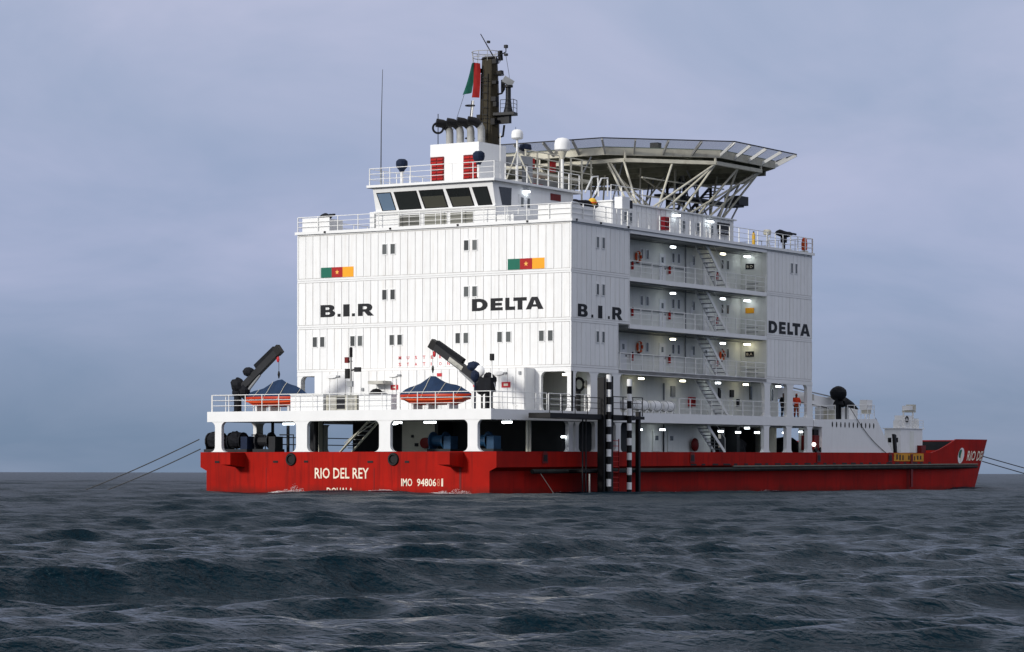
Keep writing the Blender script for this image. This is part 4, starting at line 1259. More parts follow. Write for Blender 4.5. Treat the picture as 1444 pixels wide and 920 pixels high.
# anchor-watch house on the foredeck
fd = bx('foredeck_house', 'white', ship, 48.6, 52.6, 0.42, 1.72, 2.75, 4.68)
bx('roof_plate', 'frame_white', fd, 48.5, 52.9, 0.35, 1.85, 4.685, 4.74)
for y in (1.30, 0.75):
    bx('aft_window', 'black', fd, 48.585, 48.6, y - .14, y + .14, 3.65, 4.0)
bx('door', 'gallery', fd, 50.3, 51.0, 0.40, 0.42, 2.9, 4.5)
bx('red_bollard', 'dark_red', ship, 51.6, 52.4, 0.05, 0.4, 2.75, 3.45)
for x0, x1, y0, y1, z0, z1, m_ in ((48.8, 49.3, .6, 1.1, 4.75, 5.3, 'rail'), (49.9, 51.1, .6, 1.5, 4.75, 5.7, 'white'), (51.3, 51.4, .6, .7, 4.75, 5.95, 'rail'), (49.6, 49.7, .6, .7, 4.75, 5.95, 'rail'), (51.0, 52.0, .7, 1.4, 5.96, 6.1, 'cream'), (50.6, 51.2, .6, 1.2, 6.11, 6.45, 'white'), (51.3, 51.8, .6, 1.2, 6.11, 6.55, 'cream'), (51.9, 52.3, .6, 1.0, 4.75, 5.5, 'rail')):
    bx('roof_gear', m_, fd, x0, x1, y0, y1, z0, z1)
B().torus((50.1, 0.57, 5.4), (0, 1, 0), 0.22, 0.05, 14, 5).build('roof_ring', 'dark_steel', fd)
railing([(48.6, 0.45, 4.74), (52.8, 0.45, 4.74)], h=0.6, step=0.9, w=0.035, r=0.016)
B().prism([(46.9, 2.78), (47.15, 2.78), (46.95, 4.2), (46.6, 4.25)], 'y', 0.0, 0.2).build('dark_strut', 'black', ship)
bx('bow_winch', 'dark_steel', ship, 53.6, 56.5, 2.5, 4.6, 2.8, 3.6)
B().tube((53.4, 2.4, 3.5), (53.4, 4.4, 3.5), 0.75, n=14).build('winch_drum', 'black', ship, smooth=True)
B().tube((57.0, 5.4, 3.3), (57.0, 7.4, 3.3), 0.5, n=14).build('winch_drum', 'steel_grey', ship, smooth=True)

# ================================================================== things carried by the ship
# ---------------- boat cranes on the poop
def crane(base, tip, label, hook_z, side):
    bx_, by, bz = base
    t = thing('boat_crane', label, 'crane', base, 'knuckle cranes on the poop deck')
    b0 = Vector(base)
    B().lathe([(0.34, 0), (0.34, 0.12), (0.24, 0.14), (0.24, 1.15), (0.36, 1.2), (0.36, 1.4), (0.001, 1.41)], base, (0, 0, 1), 12).build('pedestal', 'tarp_black', t, smooth=True)
    B().ball((bx_, by, bz + 1.75), 0.5, (0.8, 0.95, 0.95), 12, 8, 0.12).build('slewing_head', 'tarp_black', t)
    B().ball((bx_, by - side * -0.55, bz + 1.35), 0.42, (0.8, 0.9, 1.1), 10, 7, 0.14).build('winch_cover', 'tarp_black', t)
    k = Vector((bx_, by + side * 0.45, bz + 1.65)); e = Vector(tip)
    d = (e - k)
    up = Vector((1, 0, 0)).cross(d).normalized()
    if up.z < 0: up = -up
    B().bar(k, e, 0.34, 0.42, up).build('boom', 'dark_steel', t)
    p, q_ = k + d * 0.42 + up * 0.36, k + d * 0.93 + up * 0.30
    B().bar(p, q_, 0.30, 0.26, up).build('folded_jib', 'tarp_black', t)
    B().bar(e - d.normalized() * 0.15 - up * 0.25, e - d.normalized() * 0.15 + up * 0.32, 0.36, 0.4, d).build('boom_head', 'black', t)
    B().tube(k + d * 0.05 - up * 0.4, k + d * 0.4 - up * 0.24, 0.09, n=8).build('ram', 'steel_grey', t)
    kn = k + d * 0.25 + up * 0.45
    B().ball(kn, 0.40, (0.8, 1.1, 0.75), 10, 7, 0.10).build('knuckle_cover', 'navy' if side > 0 else 'tarp_black', t)
    if side > 0:
        B().ball(k + d * 0.13 + up * 0.45, 0.36, (0.6, 1, 1), 12, 8).build('white_drum', 'frame_white', t, smooth=True)
        B().bar(k + d * 0.36 - up * 0.02 + Vector((-0.19, 0, 0)), k + d * 0.62 - up * 0.02 + Vector((-0.19, 0, 0)), 0.03, 0.26, up).build('label_plate', 'dirty_box', t)
    hx = e - d.normalized() * 0.12
    B().tube(hx, (hx.x, hx.y, hook_z + 0.5), 0.018, n=5).build('hoist_wire', 'wire', t)
    B().path([(hx.x, hx.y, hook_z + 0.6), (hx.x, hx.y, hook_z + 0.4), (hx.x, hx.y, hook_z + 0.15)], [0.05, 0.09, 0.03], 6).build('hook_block', 'black', t)
    q2 = e - d.normalized() * 0.45 - up * 0.3
    B().ball((q2.x, q2.y, q2.z - 0.1), 0.16, (0.5, 0.7, 1.3), 8, 6).build('red_cover', 'sign_red', t)
    return t
crane((-6.5, 20.45, 5.0), (-6.5, 17.15, 8.95), 'black boom crane at the port end of the poop rail', 6.98, -1)
crane((-6.5, 1.75, 5.0), (-6.5, 5.85, 9.02), 'black boom crane with white drum at the starboard end of the poop', 7.12, 1)

# ---------------- rescue boats under blue covers
def rescue_boat(base, L, label, peak):
    x0, y0, z0 = base
    t = thing('rescue_boat', label, 'boat', base, 'covered rescue boats on the poop deck')
    n = 14
    W = 0.95
    def sec_w(s): return W * (1 - abs(2 * s - 1) ** 2.4) ** 0.75 if 0 < s < 1 else 0.02
    rows = []
    for i in range(n + 1):
        s = i / n
        y = y0 + L / 2 - L * s
        w = max(0.05, sec_w(s))
        e_ = abs(2 * s - 1)
        rise = 0.0 if e_ < 0.58 else (e_ - 0.58) / 0.42 * 0.50
        rows.append([(x0 - w, y, z0 + 0.98), (x0 - w * 1.03, y, z0 + 0.86), (x0 - w * 0.86, y, z0 + 0.46 + rise * 0.8), (x0, y, z0 + 0.33 + rise), (x0 + w * 0.86, y, z0 + 0.46 + rise * 0.8), (x0 + w * 1.03, y, z0 + 0.86), (x0 + w, y, z0 + 0.98)])
    b_ = B(); m_ = 7
    b_.add([p for r in rows for p in r], [(i * m_ + k, (i + 1) * m_ + k, (i + 1) * m_ + k + 1, i * m_ + k + 1) for i in range(n) for k in range(m_ - 1)] + [tuple(range(m_)), tuple(range(n * m_ + m_ - 1, n * m_ - 1, -1))])
    b_.build('hull', 'boat_red', t, smooth=True)
    gr = B()
    for sx in (-1, 1):
        gr.path([(x0 + sx * (max(0.05, sec_w(i / n)) * 1.03 + 0.02), y0 + L / 2 - L * i / n, z0 + 0.62 + 0.16 * abs(2 * i / n - 1) ** 3) for i in range(1, n)], 0.05, 6)
    gr.build('gunwale_rope', 'orange', t)
    # tent cover sagging between its ridge and the gunwale
    rows = []
    ks = [0, .25, .5, .75, 1]
    for i in range(n + 1):
        s = i / n
        y = y0 + L / 2 - L * s
        w = max(0.08, sec_w(s)) * 1.08
        top = 0.14 + 1.02 * max(0, 1 - abs(s - peak) / (peak if s < peak else 1 - peak)) ** 0.95 + 0.07 * math.sin(s * 17)
        row = []
        for k in ks:
            row.append((x0 - w + w * k, y, z0 + 0.86 + (top + 0.06) * (k ** 1.15) - (0.10 if k == 0 else 0) + (random.uniform(-.03, .03) if 0 < k < 1 else 0)))
        for k in ks[-2::-1]:
            row.append((x0 + w - w * k, y, z0 + 0.86 + (top + 0.06) * (k ** 1.15) - (0.06 if k == 0 else 0)))
        rows.append(row)
    m_ = len(rows[0])
    b_ = B(); b_.add([p for r in rows for p in r], [(i * m_ + k, i * m_ + k + 1, (i + 1) * m_ + k + 1, (i + 1) * m_ + k) for i in range(n) for k in range(m_ - 1)] + [tuple(range(m_)), tuple(range(n * m_ + m_ - 1, n * m_ - 1, -1))])
    b_.build('cover', 'tarp_blue', t)
    for s in (0.2, 0.42, 0.66, 0.84):
        row = rows[round(s * n)]
        B().path([(p[0] + (-.02 if p[0] < x0 else .02), p[1], p[2] + .02) for p in row], 0.018, 5).build('lashing', 'cream', t)
    for y in (y0 - L * 0.24, y0 + L * 0.05, y0 + L * 0.26):
        B().box(x0 - 0.5, x0 + 0.5, y - .07, y + .07, z0, z0 + 0.5).build('chock', 'frame_white', t)
    return t
rescue_boat((-6.5, 17.35, 5.02), 5.0, 'orange rescue boat under a blue tent cover beside the port crane', 0.57)
rescue_boat((-6.5, 5.55, 5.02), 5.15, 'orange rescue boat under a blue tent cover hung before the muster lettering', 0.46)

# ---------------- deck lockers at the poop rail
t = B().box(-8.5, -7.9, 12.4, 14.85, 5.05, 6.02).build('deck_locker', 'white')
tag(t, 'plain white deck locker at the poop rail beside the port rescue boat', 'locker', 'white lockers at the poop rail')
bx('lid', 'frame_white', t, -8.53, -7.87, 12.37, 14.88, 6.022, 6.06)
t = B().box(-8.5, -7.9, 7.4, 9.75, 5.05, 5.95).build('deck_locker', 'white')
tag(t, 'plain white deck locker at the poop rail between cargo crate and starboard rescue boat', 'locker', 'white lockers at the poop rail')
bx('lid', 'frame_white', t, -8.53, -7.87, 7.37, 9.78, 5.952, 5.99)
t = B().box(-8.4, -7.7, 9.95, 12.25, 5.05, 5.98).build('cargo_crate', 'dirty_box')
tag(t, 'stained grey crate of gear at the poop rail under the signal mast', 'crate')
for y in (10.0, 10.75, 11.5, 12.15):
    bx('batten', 'cream', t, -8.44, -8.402, y - .04, y + .04, 5.06, 5.97)
bx('dark_opening', 'dark_steel', t, -8.42, -8.403, 10.85, 11.45, 5.15, 5.85)

# ---------------- signal masts on the poop
t = thing('signal_mast', 'slender signal mast with black lamps rising before the stern wall', 'mast', (-7.5, 11.05, 5.02))
B().tube((-7.5, 11.05, 5.02), (-7.5, 11.05, 8.5), 0.06, n=8).build('pole', 'pipe_grey', t, smooth=True)
for y in (10.75, 11.4):
    B().tube((-7.5, y, 5.02), (-7.5, 11.05, 6.2), 0.03, n=6).build('brace', 'rail', t)
B().lathe([(0.1, 0), (0.1, .55), (0.06, .6), (0.001, .61)], (-7.5, 11.05, 8.3), (0, 0, 1), 8).build('top_lamp', 'black', t)
bx('lamp_box', 'black', t, -7.65, -7.45, 11.15, 11.4, 7.0, 7.6)
bx('lamp_box', 'dark_red', t, -7.6, -7.4, 11.22, 11.46, 7.95, 8.3)
B().tube((-7.5, 11.4, 8.05), (-7.5, 10.95, 8.05), 0.03, n=6).build('arm', 'dark_steel', t)
B().path([(-7.5, 11.0, 7.5), (-7.5, 10.45, 7.6)], 0.05, 6).build('arm', 'dark_steel', t)
bx('bell', 'dark_steel', t, -7.6, -7.4, 10.35, 10.75, 7.4, 7.68)
bx('junction_box', 'steel_grey', t, -7.6, -7.42, 10.9, 11.3, 6.5, 6.85)
t = thing('signal_mast', 'thin white pole with a black lamp behind the starboard poop crane', 'mast', (-7.5, 0.9, 5.02))
B().tube((-7.5, 0.9, 5.02), (-7.5, 0.9, 8.0), 0.035, n=6).build('pole', 'rail', t)
bx('top_lamp', 'black', t, -7.6, -7.4, 0.8, 1.0, 7.9, 8.3)
for s_ in (-1, 1):
    B().tube((-7.5, 0.9 + s_ * .35, 6.0), (-7.5, 0.9, 7.0), 0.025, n=6).build('brace', 'rail', t)
t = thing('hose_station', 'black covered winch block standing at the starboard poop corner', 'winch', (-7.6, 1.15, 5.02))
bx('casing', 'tarp_black', t, -7.9, -7.3, 0.75, 1.6, 6.05, 6.9)
for y in (0.85, 1.2, 1.5):
    bx('leg', 'black', t, -7.7, -7.6, y - .04, y + .04, 5.02, 6.05)
t = B().ball((-7.7, 1.95, 7.0), 0.3, (.9, .9, 1.15), 10, 7, 0.1).build('covered_lamp', 'navy')
tag(t, 'navy covered lamp head beside the starboard crane pedestal', 'lamp')
B().tube((-7.7, 1.95, 5.02), (-7.7, 1.95, 6.7), 0.06, n=6).build('stand', 'navy', t)

# ---------------- mooring winches at the stern
def winch(loc, label, mt, drum, frame=False, group='stern mooring winches'):
    x0, y0, z0 = loc
    t = thing('mooring_winch', label, 'winch', loc, group)
    bx('bed', 'dark_steel', t, x0 - .5, x0 + .5, y0 - .85, y0 + .85, z0, z0 + 0.18)
    B().lathe([(0.55, -.5), (0.55, -.42), (0.34, -.40), (0.34, .40), (0.55, .42), (0.55, .5), (0.001, .5)], (x0, y0 + 0.25, z0 + 0.68), (0, 1, 0), 14).build('drum', drum, t)
    bx('gearbox', mt, t, x0 - .4, x0 + .4, y0 - .8, y0 - .3, z0 + .18, z0 + .95)
    bx('side_frame', mt, t, x0 - .3, x0 + .3, y0 + .78, y0 + .85, z0 + .18, z0 + .9)
    B().tube((x0, y0 - .3, z0 + .68), (x0, y0 + .8, z0 + .68), 0.08, n=8).build('shaft', 'dark_steel', t)
    if drum in ('black', 'tarp_black'):
        B().ball((x0, y0 + .3, z0 + .75), 0.62, (.9, 1.15, .85), 12, 8, 0.12).build('tarpaulin', 'tarp_black', t)
    if frame:
        B().path([(x0, y0 - 1.9, z0), (x0, y0 - 1.9, z0 + 1.05), (x0, y0 - .85, z0 + 1.05)], 0.04, 6).build('guard_rail', 'dark_steel', t)
    return t
winch((-8.2, 20.55, 2.56), 'black mooring winch overhanging the port quarter by the white column', 'tarp_black', 'black')
winch((-8.2, 18.9, 2.56), 'navy mooring winch just inside the port stern column', 'navy', 'tarp_black', True)
winch((-8.0, 16.9, 2.56), 'small dark winch in the port stern bay against the sky', 'dark_steel', 'dark_steel', True)
winch((-5.0, 6.0, 2.56), 'blue winch behind the third stern bay', 'machine_blue', 'machine_blue')
winch((-5.5, 2.6, 2.56), 'blue winch in the dark starboard stern bay', 'machine_blue', 'machine_blue')

# ---------------- boat landing on the starboard side
t = thing('boat_landing', 'black steel boat landing with two black and white striped posts', 'boat landing', (1.5, -1.5, 0))
pf = B().box(-5.6, 4.4, -1.95, -0.45, 4.55, 4.85).build('platform', 'black', t)
bx('platform', 'black', t, 4.4, 5.6, -1.95, -0.45, 4.62, 4.80)
SEG_W = B().lathe([(0.155, 0), (0.155, 0.44)], (0, 0, 0), (0, 0, 1), 12).mesh('white_band', 'letter_white_clean' if 'letter_white_clean' in MATS else 'frame_white', smooth=True)
for x, ztop in ((0.95, 7.25), (3.45, 7.05)):
    po = B().tube((x, -2.1, -0.8), (x, -2.1, ztop), 0.15, n=12).build('striped_post', 'black', t, smooth=True)
    z = ztop - 0.42
    while z > 0.1:
        place('white_band', SEG_W, po, (x, -2.1, z))
        z -= 0.905
bx('guide_plate', 'black', t, 0.45, 0.62, -2.05, -1.6, -0.5, 7.1)
bx('guide_plate', 'black', t, 1.45, 1.75, -1.95, -1.5, -0.5, 7.2)
bx('back_plate', 'black', t, 0.62, 1.45, -1.6, -1.5, -0.5, 4.5)
lad = B().bar((1.95, -1.7, 0.2), (1.95, -1.7, 3.4), 0.05).bar((2.85, -1.7, 0.2), (2.85, -1.7, 3.4), 0.05).build('ladder', 'dark_red', t)
for i in range(10):
    z = 0.4 + i * 0.32
    B().tube((1.95, -1.7, z), (2.85, -1.7, z), 0.025, n=6).build('rung', 'bright_red', lad)
for x in (5.1,):
    bx('post', 'black', t, x - .12, x + .12, -1.9, -1.65, -0.5, 5.1)
for x in (-1.3, -0.9):
    B().tube((x, -1.6, -0.3), (x, -1.6, 4.6), 0.05, n=6).build('pipe', 'dark_steel', t)
B().tube((-1.15, -2.0, -0.3), (-1.15, -2.0, 1.25), 0.05, n=6).build('grey_pipe', 'pipe_grey', t)
bx('cross_beam', 'black', t, -1.2, 5.2, -1.6, -0.5, 1.35, 1.5)
railing([(-5.5, -1.85, 4.85), (0.3, -1.85, 4.85)], h=1.0, step=1.3, parent=t, mt='dark_steel', w=0.04, r=0.02)
railing([(1.9, -1.85, 4.82), (5.5, -1.85, 4.82)], h=1.15, step=1.1, parent=t, mt='dark_steel', w=0.05, r=0.022)
t = B().path([(-4.4, -0.45, 1.4), (-3.0, -0.75, -0.1)], 0.02, 5).build('hanging_rope', 'cream')
tag(t, 'pale rope hanging from the black fender into the water', 'rope')

# ---------------- liferafts
rl = ('white liferaft canister nearest the striped posts', 'white liferaft canister second from the striped posts', 'white liferaft canister third from the striped posts', 'white liferaft canister nearest the gallery stairs')
for i, x in enumerate((7.9, 9.6, 11.3, 13.0)):
    t = thing('liferaft_canister', rl[i], 'liferaft', (x, 0.6, 5.08), 'liferafts in cradles on the upper deck')
    B().lathe([(0.001, -.72), (0.22, -.70), (0.32, -.6), (0.34, -.5), (0.34, -.03), (0.36, -.02), (0.36, .02), (0.34, .03), (0.34, .5), (0.32, .6), (0.22, .70), (0.001, .72)], (x, 0.6, 5.62), (1, 0, 0), 14).build('canister', 'white', t, smooth=True)
    for dx in (-.4, .4):
        B().torus((x + dx, 0.6, 5.62), (1, 0, 0), 0.345, 0.018, 18, 5).build('strap', 'steel_grey', t)
    for dx in (-.45, .45):
        B().bar((x + dx - .25, 0.4, 5.08), (x + dx + .05, 0.4, 5.4), 0.05).bar((x + dx + .25, 0.4, 5.08), (x + dx - .05, 0.4, 5.4), 0.05).bar((x + dx - .3, 0.75, 5.1), (x + dx + .3, 0.75, 5.1), 0.05).build('cradle', 'rail', t)
t = thing('blue_barrel', 'dark blue barrel standing behind the second striped post', 'barrel', (6.5, 0.8, 5.08))
B().lathe([(0.001, 0), (0.3, 0), (0.31, .02), (0.31, .42), (0.325, .44), (0.31, .46), (0.31, .9), (0.28, .92), (0.001, .92)], (6.5, 0.8, 5.08), (0, 0, 1), 14).build('drum', 'barrel_blue', t, smooth=True)
B().torus((6.5, 0.8, 5.54), (0, 0, 1), 0.318, 0.02, 16, 5).build('hoop', 'navy', t)

# ---------------- lifebuoys and fire boxes
lb = (((11.5, 1.88, 15.25), 'orange lifebuoy on the top gallery wall'), ((11.7, 1.88, 9.45), 'orange lifebuoy on the lowest gallery wall'), ((23.0, 1.88, 9.3), 'red lifebuoy beside the stairs on the lowest gallery'))
for (x, y, z), la in lb:
    t = thing('lifebuoy', la, 'lifebuoy', (x, y, z - 0.42), 'lifebuoys on the gallery walls')
    B().torus((x, y, z), (0, 1, 0), 0.3, 0.085, 18, 8).build('ring', 'orange', t, smooth=True)
    for a in range(4):
        th_ = math.pi / 4 + a * math.pi / 2
        B().bar((x + .3 * math.cos(th_) - .06, y, z + .3 * math.sin(th_)), (x + .3 * math.cos(th_) + .06, y, z + .3 * math.sin(th_)), 0.19, 0.19).build('reflective_band', 'letter_white', t)
    bx('bracket', 'dark_steel', t, x - .1, x + .1, y + .05, y + .11, z - .45, z - .1)
for (x, y, z, w, h), la in (((18.4, 1.75, 5.75, .6, .62), 'dark red hose box under the gallery stairs on the upper deck'), ((15.9, 2.4, 17.35, .7, .85), 'red fire hose box on the deckhouse wall above the galleries')):
    t = thing('fire_hose_box', la, 'fire box', (x, y, z), 'fire hose boxes on the starboard side')
    bx('cabinet', 'sign_red', t, x, x + w, y, y + .3, z, z + h)
    bx('door', 'dark_red', t, x + .05, x + w - .05, y - .02, y - .001, z + .05, z + h - .05)
    B().torus((x + w / 2, y - .03, z + h / 2), (0, 1, 0), 0.17, 0.03, 14, 5).build('hose_wheel', 'bright_red', t)
t = thing('hose_reel', 'black hose reel with a pale round lamp in the arcade bay by the ship corner', 'hose reel', (2.0, 0.7, 5.05))
bx('stand', 'black', t, 1.75, 2.15, 0.6, 0.9, 5.05, 6.4)
B().torus((1.95, 0.6, 6.75), (0.3, 1, 0), 0.38, 0.09, 16, 6).build('wheel', 'black', t, smooth=True)
B().torus((1.3, 0.75, 6.85), (0.2, 1, 0), 0.36, 0.05, 16, 6).build('hose', 'dark_steel', t, smooth=True)
B().lathe([(0.001, 0), (0.24, .02), (0.26, .12), (0.16, .28), (0.001, .3)], (2.5, 0.35, 6.75), (0, 1, 0), 14).build('lamp_head', 'cream', t, smooth=True)
B().tube((2.45, .45, 5.05), (2.45, .45, 6.6), 0.05, n=6).build('lamp_pole', 'rail', t)
bx('wall_box', 'dark_steel', house, 16.0, 16.6, 2.0, 2.14, 6.4, 7.0) if False else None
for x, z, w, h, m_ in ((15.0, 6.1, .12, 1.1, 'steel_grey'), (16.0, 6.35, .55, .7, 'steel_grey'), (22.6, 6.4, .3, .7, 'dark_steel'), (24.3, 6.5, .5, .5, 'dark_steel'), (25.3, 5.9, .3, .5, 'black'), (27.2, 6.4, .28, .9, 'glass')):
    bx('wall_fitting', m_, house, x, x + w, 1.93, 2.02, z, z + h)
window(ship, 'x', 30.6, 6.4, 7.2, 2.0, 0.28); 
bx('lookout_wall', 'gallery', ship, 27.6, 31.6, 2.05, 2.3, 5.1, 7.55)

# ---------------- guns under tarpaulins on the bridge deck corners
def gun(base, yaw, L, label):
    x0, y0, z0 = base
    t = thing('covered_gun', label, 'gun', base, 'tarpaulin covered deck guns')
    d = Vector((math.cos(yaw), math.sin(yaw), 0))
    B().lathe([(0.28, 0), (0.12, .1), (0.10, .9), (0.001, .91)], base, (0, 0, 1), 8).build('pedestal', 'black', t, smooth=True)
    c = Vector((x0, y0, z0 + 1.12))
    pts, rs = [], []
    for i in range(11):
        s = i / 10
        pts.append(c + d * (s - .4) * L + Vector((0, 0, 0.04 * math.sin(9 * s) + 0.12 * s)))
        rs.append((0.06 + 0.19 * math.sin(math.pi * min(1, s * 1.25) ** .8) ** .6 if s < .8 else 0.08 - .03 * (s - .8)) * random.uniform(.85, 1.15))
    B().path(pts, rs, 8).build('tarpaulin', 'tarp_black', t)
    bx('ammunition_box', 'tarp_black', t, x0 - .2, x0 + .2, y0 - .15, y0 + .15, z0 + .55, z0 + .95)
    return t
gun((3.1, 0.65, 16.76), R(180), 2.9, 'black tarpaulin covered gun at the bridge deck corner above the side lettering')
gun((29.6, 0.6, 16.8), 0, 3.1, 'black tarpaulin covered gun on the bow end of the bridge deck')
gun((0.7, 18.9, 16.6), R(250), 1.7, 'black tarpaulin covered gun above the port corner screen')
t = thing('marker_float', 'yellow and orange marker float behind the corner gun', 'float', (3.3, 0.5, 17.7))
B().ball((3.35, 0.5, 18.05), 0.28, (1, 1, .95), 12, 8).build('float', 'yellow', t, smooth=True)
B().torus((3.35, 0.5, 18.0), (0, 0, 1), 0.27, 0.04, 14, 5).build('band', 'orange', t)
t = thing('marker_float', 'orange marker float at the bow end of the bridge deck rail', 'float', (32.2, 0.3, 16.8))
B().lathe([(0.001, 0), (0.2, .05), (0.22, .5), (0.16, .85), (0.001, .95)], (32.2, 0.3, 16.95), (0, 0, 1), 10).build('float', 'orange', t, smooth=True)
bx('bracket', 'cream', t, 32.0, 32.4, 0.1, 0.5, 16.8, 16.94)
t = thing('deck_searchlight', 'pale lamp on a trestle by the bow end of the bridge deck', 'searchlight', (26.9, 0.5, 16.8))
B().lathe([(0.001, 0), (0.25, .05), (0.28, .3), (0.2, .4), (0.001, .42)], (26.9, 0.5, 17.65), (0, 0, 1), 12).build('lamp_head', 'cream', t, smooth=True)
for dx in (-.3, .3):
    B().tube((26.9 + dx, .4, 16.8), (26.9 - dx, .4, 17.65), 0.04, n=6).build('leg', 'rail', t)
t = thing('yellow_cylinder', 'yellow gas cylinder lashed to the bridge deck rail', 'gas cylinder', (24.5, 0.3, 16.8))
B().lathe([(0.001, 0), (0.11, .01), (0.11, .75), (0.06, .86), (0.001, .87)], (24.5, 0.3, 16.8), (0, 0, 1), 10).build('bottle', 'yellow', t, smooth=True)
bx('valve', 'dark_steel', t, 24.46, 24.54, 0.26, 0.34, 17.66, 17.76)

# ---------------- bridge roof gear
for (x, y, z), la in (((0.6, 12.9, 19.53), 'navy covered searchlight at the port side of the bridge roof'), ((0.6, 7.1, 19.7), 'navy covered searchlight before the right hand red louvre')):
    t = thing('covered_searchlight', la, 'searchlight', (x, y, z), 'covered searchlights on the bridge roof')
    B().tube((x, y, z), (x, y, z + .95), 0.10, n=8).build('stand', 'rail', t, smooth=True)
    B().lathe([(0.12, .78), (0.2, .95), (0.34, 1.1), (0.38, 1.3), (0.36, 1.5), (0.22, 1.62), (0.001, 1.64)], (x, y, z), (0, 0, 1), 12).build('cover', 'navy', t)
t = thing('whip_antenna', 'tall thin whip antenna at the port corner of the bridge roof', 'antenna', (0.3, 14.3, 19.53))
B().path([(0.3, 14.3, 20.6), (0.3, 14.28, 23.5), (0.35, 14.22, 26.9)], [0.04, 0.03, 0.018], 6).build('whip', 'wire', t)
B().tube((0.3, 14.3, 19.53), (0.3, 14.3, 20.6), 0.06, n=6).build('base', 'steel_grey', t)
def dome(base, h, r, label, legs):
    x, y, z = base
    t = thing('satellite_dome', label, 'antenna dome', base, 'white antenna domes')
    B().tube(base, (x, y, z + h), 0.10 if not legs else 0.07, n=8).build('stand', 'rail', t, smooth=True)
    B().lathe([(0.001, 0), (r * .75, .02), (r, .1), (r, r * .9), (r * .9, r * 1.35), (r * .6, r * 1.6), (0.001, r * 1.72)], (x, y, z + h), (0, 0, 1), 16).build('radome', 'frame_white', t, smooth=True)
    if legs:
        for dx, dy in ((-.9, .3), (.6, -.7)):
            B().tube((x + dx, y + dy, z), (x, y, z + h * .75), 0.05, n=6).build('brace', 'cream', t)
    else:
        B().lathe([(0.12, -.5), (r * .6, 0)], (x, y, z + h), (0, 0, 1), 12).build('collar', 'cream', t, smooth=True)
    return t
dome((3.35, 6.0, 19.53), 2.72, 0.38, 'smaller white antenna dome on a braced pole beside the mast', True)
dome((8.8, 6.0, 19.53), 2.5, 0.52, 'larger white antenna dome on a post near the helideck', False)
t = thing('covered_floodlight', 'blue covered floodlight between the two antenna domes', 'floodlight', (8.0, 8.3, 20.75))
B().tube((8.0, 8.3, 20.75), (8.0, 8.3, 22.2), 0.06, n=6).build('pole', 'cream', t)
B().lathe([(0.2, 0), (0.42, .12), (0.36, .42), (0.001, .5)], (8.0, 8.3, 22.1), (0, 0, 1), 10).build('cover', 'navy', t)
t = thing('thin_aerial', 'thin white aerial between the mast and the smaller dome', 'antenna', (2.3, 6.6, 19.53))
B().tube((2.3, 6.6, 19.53), (2.3, 6.6, 22.6), 0.03, n=6).build('whip', 'rail', t)
B().tube((2.3, 6.6, 19.53), (2.3, 6.6, 20.0), 0.06, n=6).build('base', 'rail', t)
# flag hung from the mast
t = thing('hanging_flag', 'green and red flag hanging limp beside the dark mast', 'flag', (5.3, 10.9, 25.6))
def cloth(p):
    n_, m2 = 8, 6
    (ax, ay, az), (bx2, by2, bz2), (cx_, cy2, cz), (dx_, dy_, dz) = p
    bb = B(); vs_ = []
    for i in range(n_ + 1):
        s = i / n_
        for j in range(m2 + 1):
            u = j / m2
            a_ = Vector(p[0]).lerp(Vector(p[1]), u); b2 = Vector(p[3]).lerp(Vector(p[2]), u)
            q_ = a_.lerp(b2, s)
            vs_.append(q_ + Vector((0.09 * math.sin(u * 7 + s * 3), 0.05 * math.sin(u * 5 + s), 0)))
    bb.add(vs_, [(i * (m2 + 1) + j, i * (m2 + 1) + j + 1, (i + 1) * (m2 + 1) + j + 1, (i + 1) * (m2 + 1) + j) for i in range(n_) for j in range(m2)])
    return bb
cloth([(5.2, 10.62, 27.6), (5.2, 10.45, 27.65), (5.2, 10.6, 25.75), (5.2, 11.3, 25.6)]).build('green_cloth', 'cloth_green', t, smooth=True)
cloth([(5.15, 10.43, 27.65), (5.1, 10.0, 27.55), (5.1, 9.95, 25.35), (5.15, 10.55, 25.4)]).build('red_cloth', 'cloth_red', t, smooth=True)

# ---------------- forward deck machinery
t = thing('cargo_crane', 'white crane boom lying along the forward deck behind the last arcade bay', 'crane', (38.5, 1.4, 5.1))
B().lathe([(0.5, 0), (0.42, .2), (0.42, 1.7), (0.001, 1.72)], (38.7, 1.5, 5.1), (0, 0, 1), 12).build('pedestal', 'cream', t, smooth=True)
B().bar((38.6, 1.3, 6.3), (29.2, 3.0, 7.35), 0.5, 0.75).build('boom', 'white', t)
B().bar((38.6, 1.28, 6.85), (29.2, 2.98, 7.95), 0.08, 0.08).build('top_pipe', 'steel_grey', t)
B().bar((37.4, 0.95, 6.0), (33.0, 1.75, 6.5), 0.06, 0.07).build('lower_pipe', 'dark_steel', t)
bx('motor', 'dirty_box', t, 34.4, 35.0, 0.9, 1.4, 6.5, 6.95)
t = thing('covered_capstan', 'round black covered lamp head on a post at the forward bulwark', 'searchlight', (37.9, 0.4, 5.15))
B().ball((37.9, 0.4, 7.05), 0.62, (1, 1, 0.86), 14, 9, 0.05).build('cover', 'tarp_black', t)
for dx in (-.28, .22):
    B().tube((37.9 + dx, .4, 5.15), (37.9 + dx, .4, 6.7), 0.13, n=8).build('leg', 'tarp_black', t)
B().lathe([(0.4, 0), (0.3, .25), (0.001, .26)], (37.9, .4, 6.25), (0, 0, 1), 10).build('neck', 'tarp_black', t)
t = thing('covered_boom', 'black tarpaulin bundle lying beside the round covered lamp', 'tarpaulin', (40.2, 0.6, 5.9))
B().path([(38.9, .6, 6.35), (39.4, .6, 6.5), (40.4, .6, 6.3), (41.6, .6, 6.0)], [0.3, .34, .25, .04], 9).build('bundle', 'tarp_black', t)
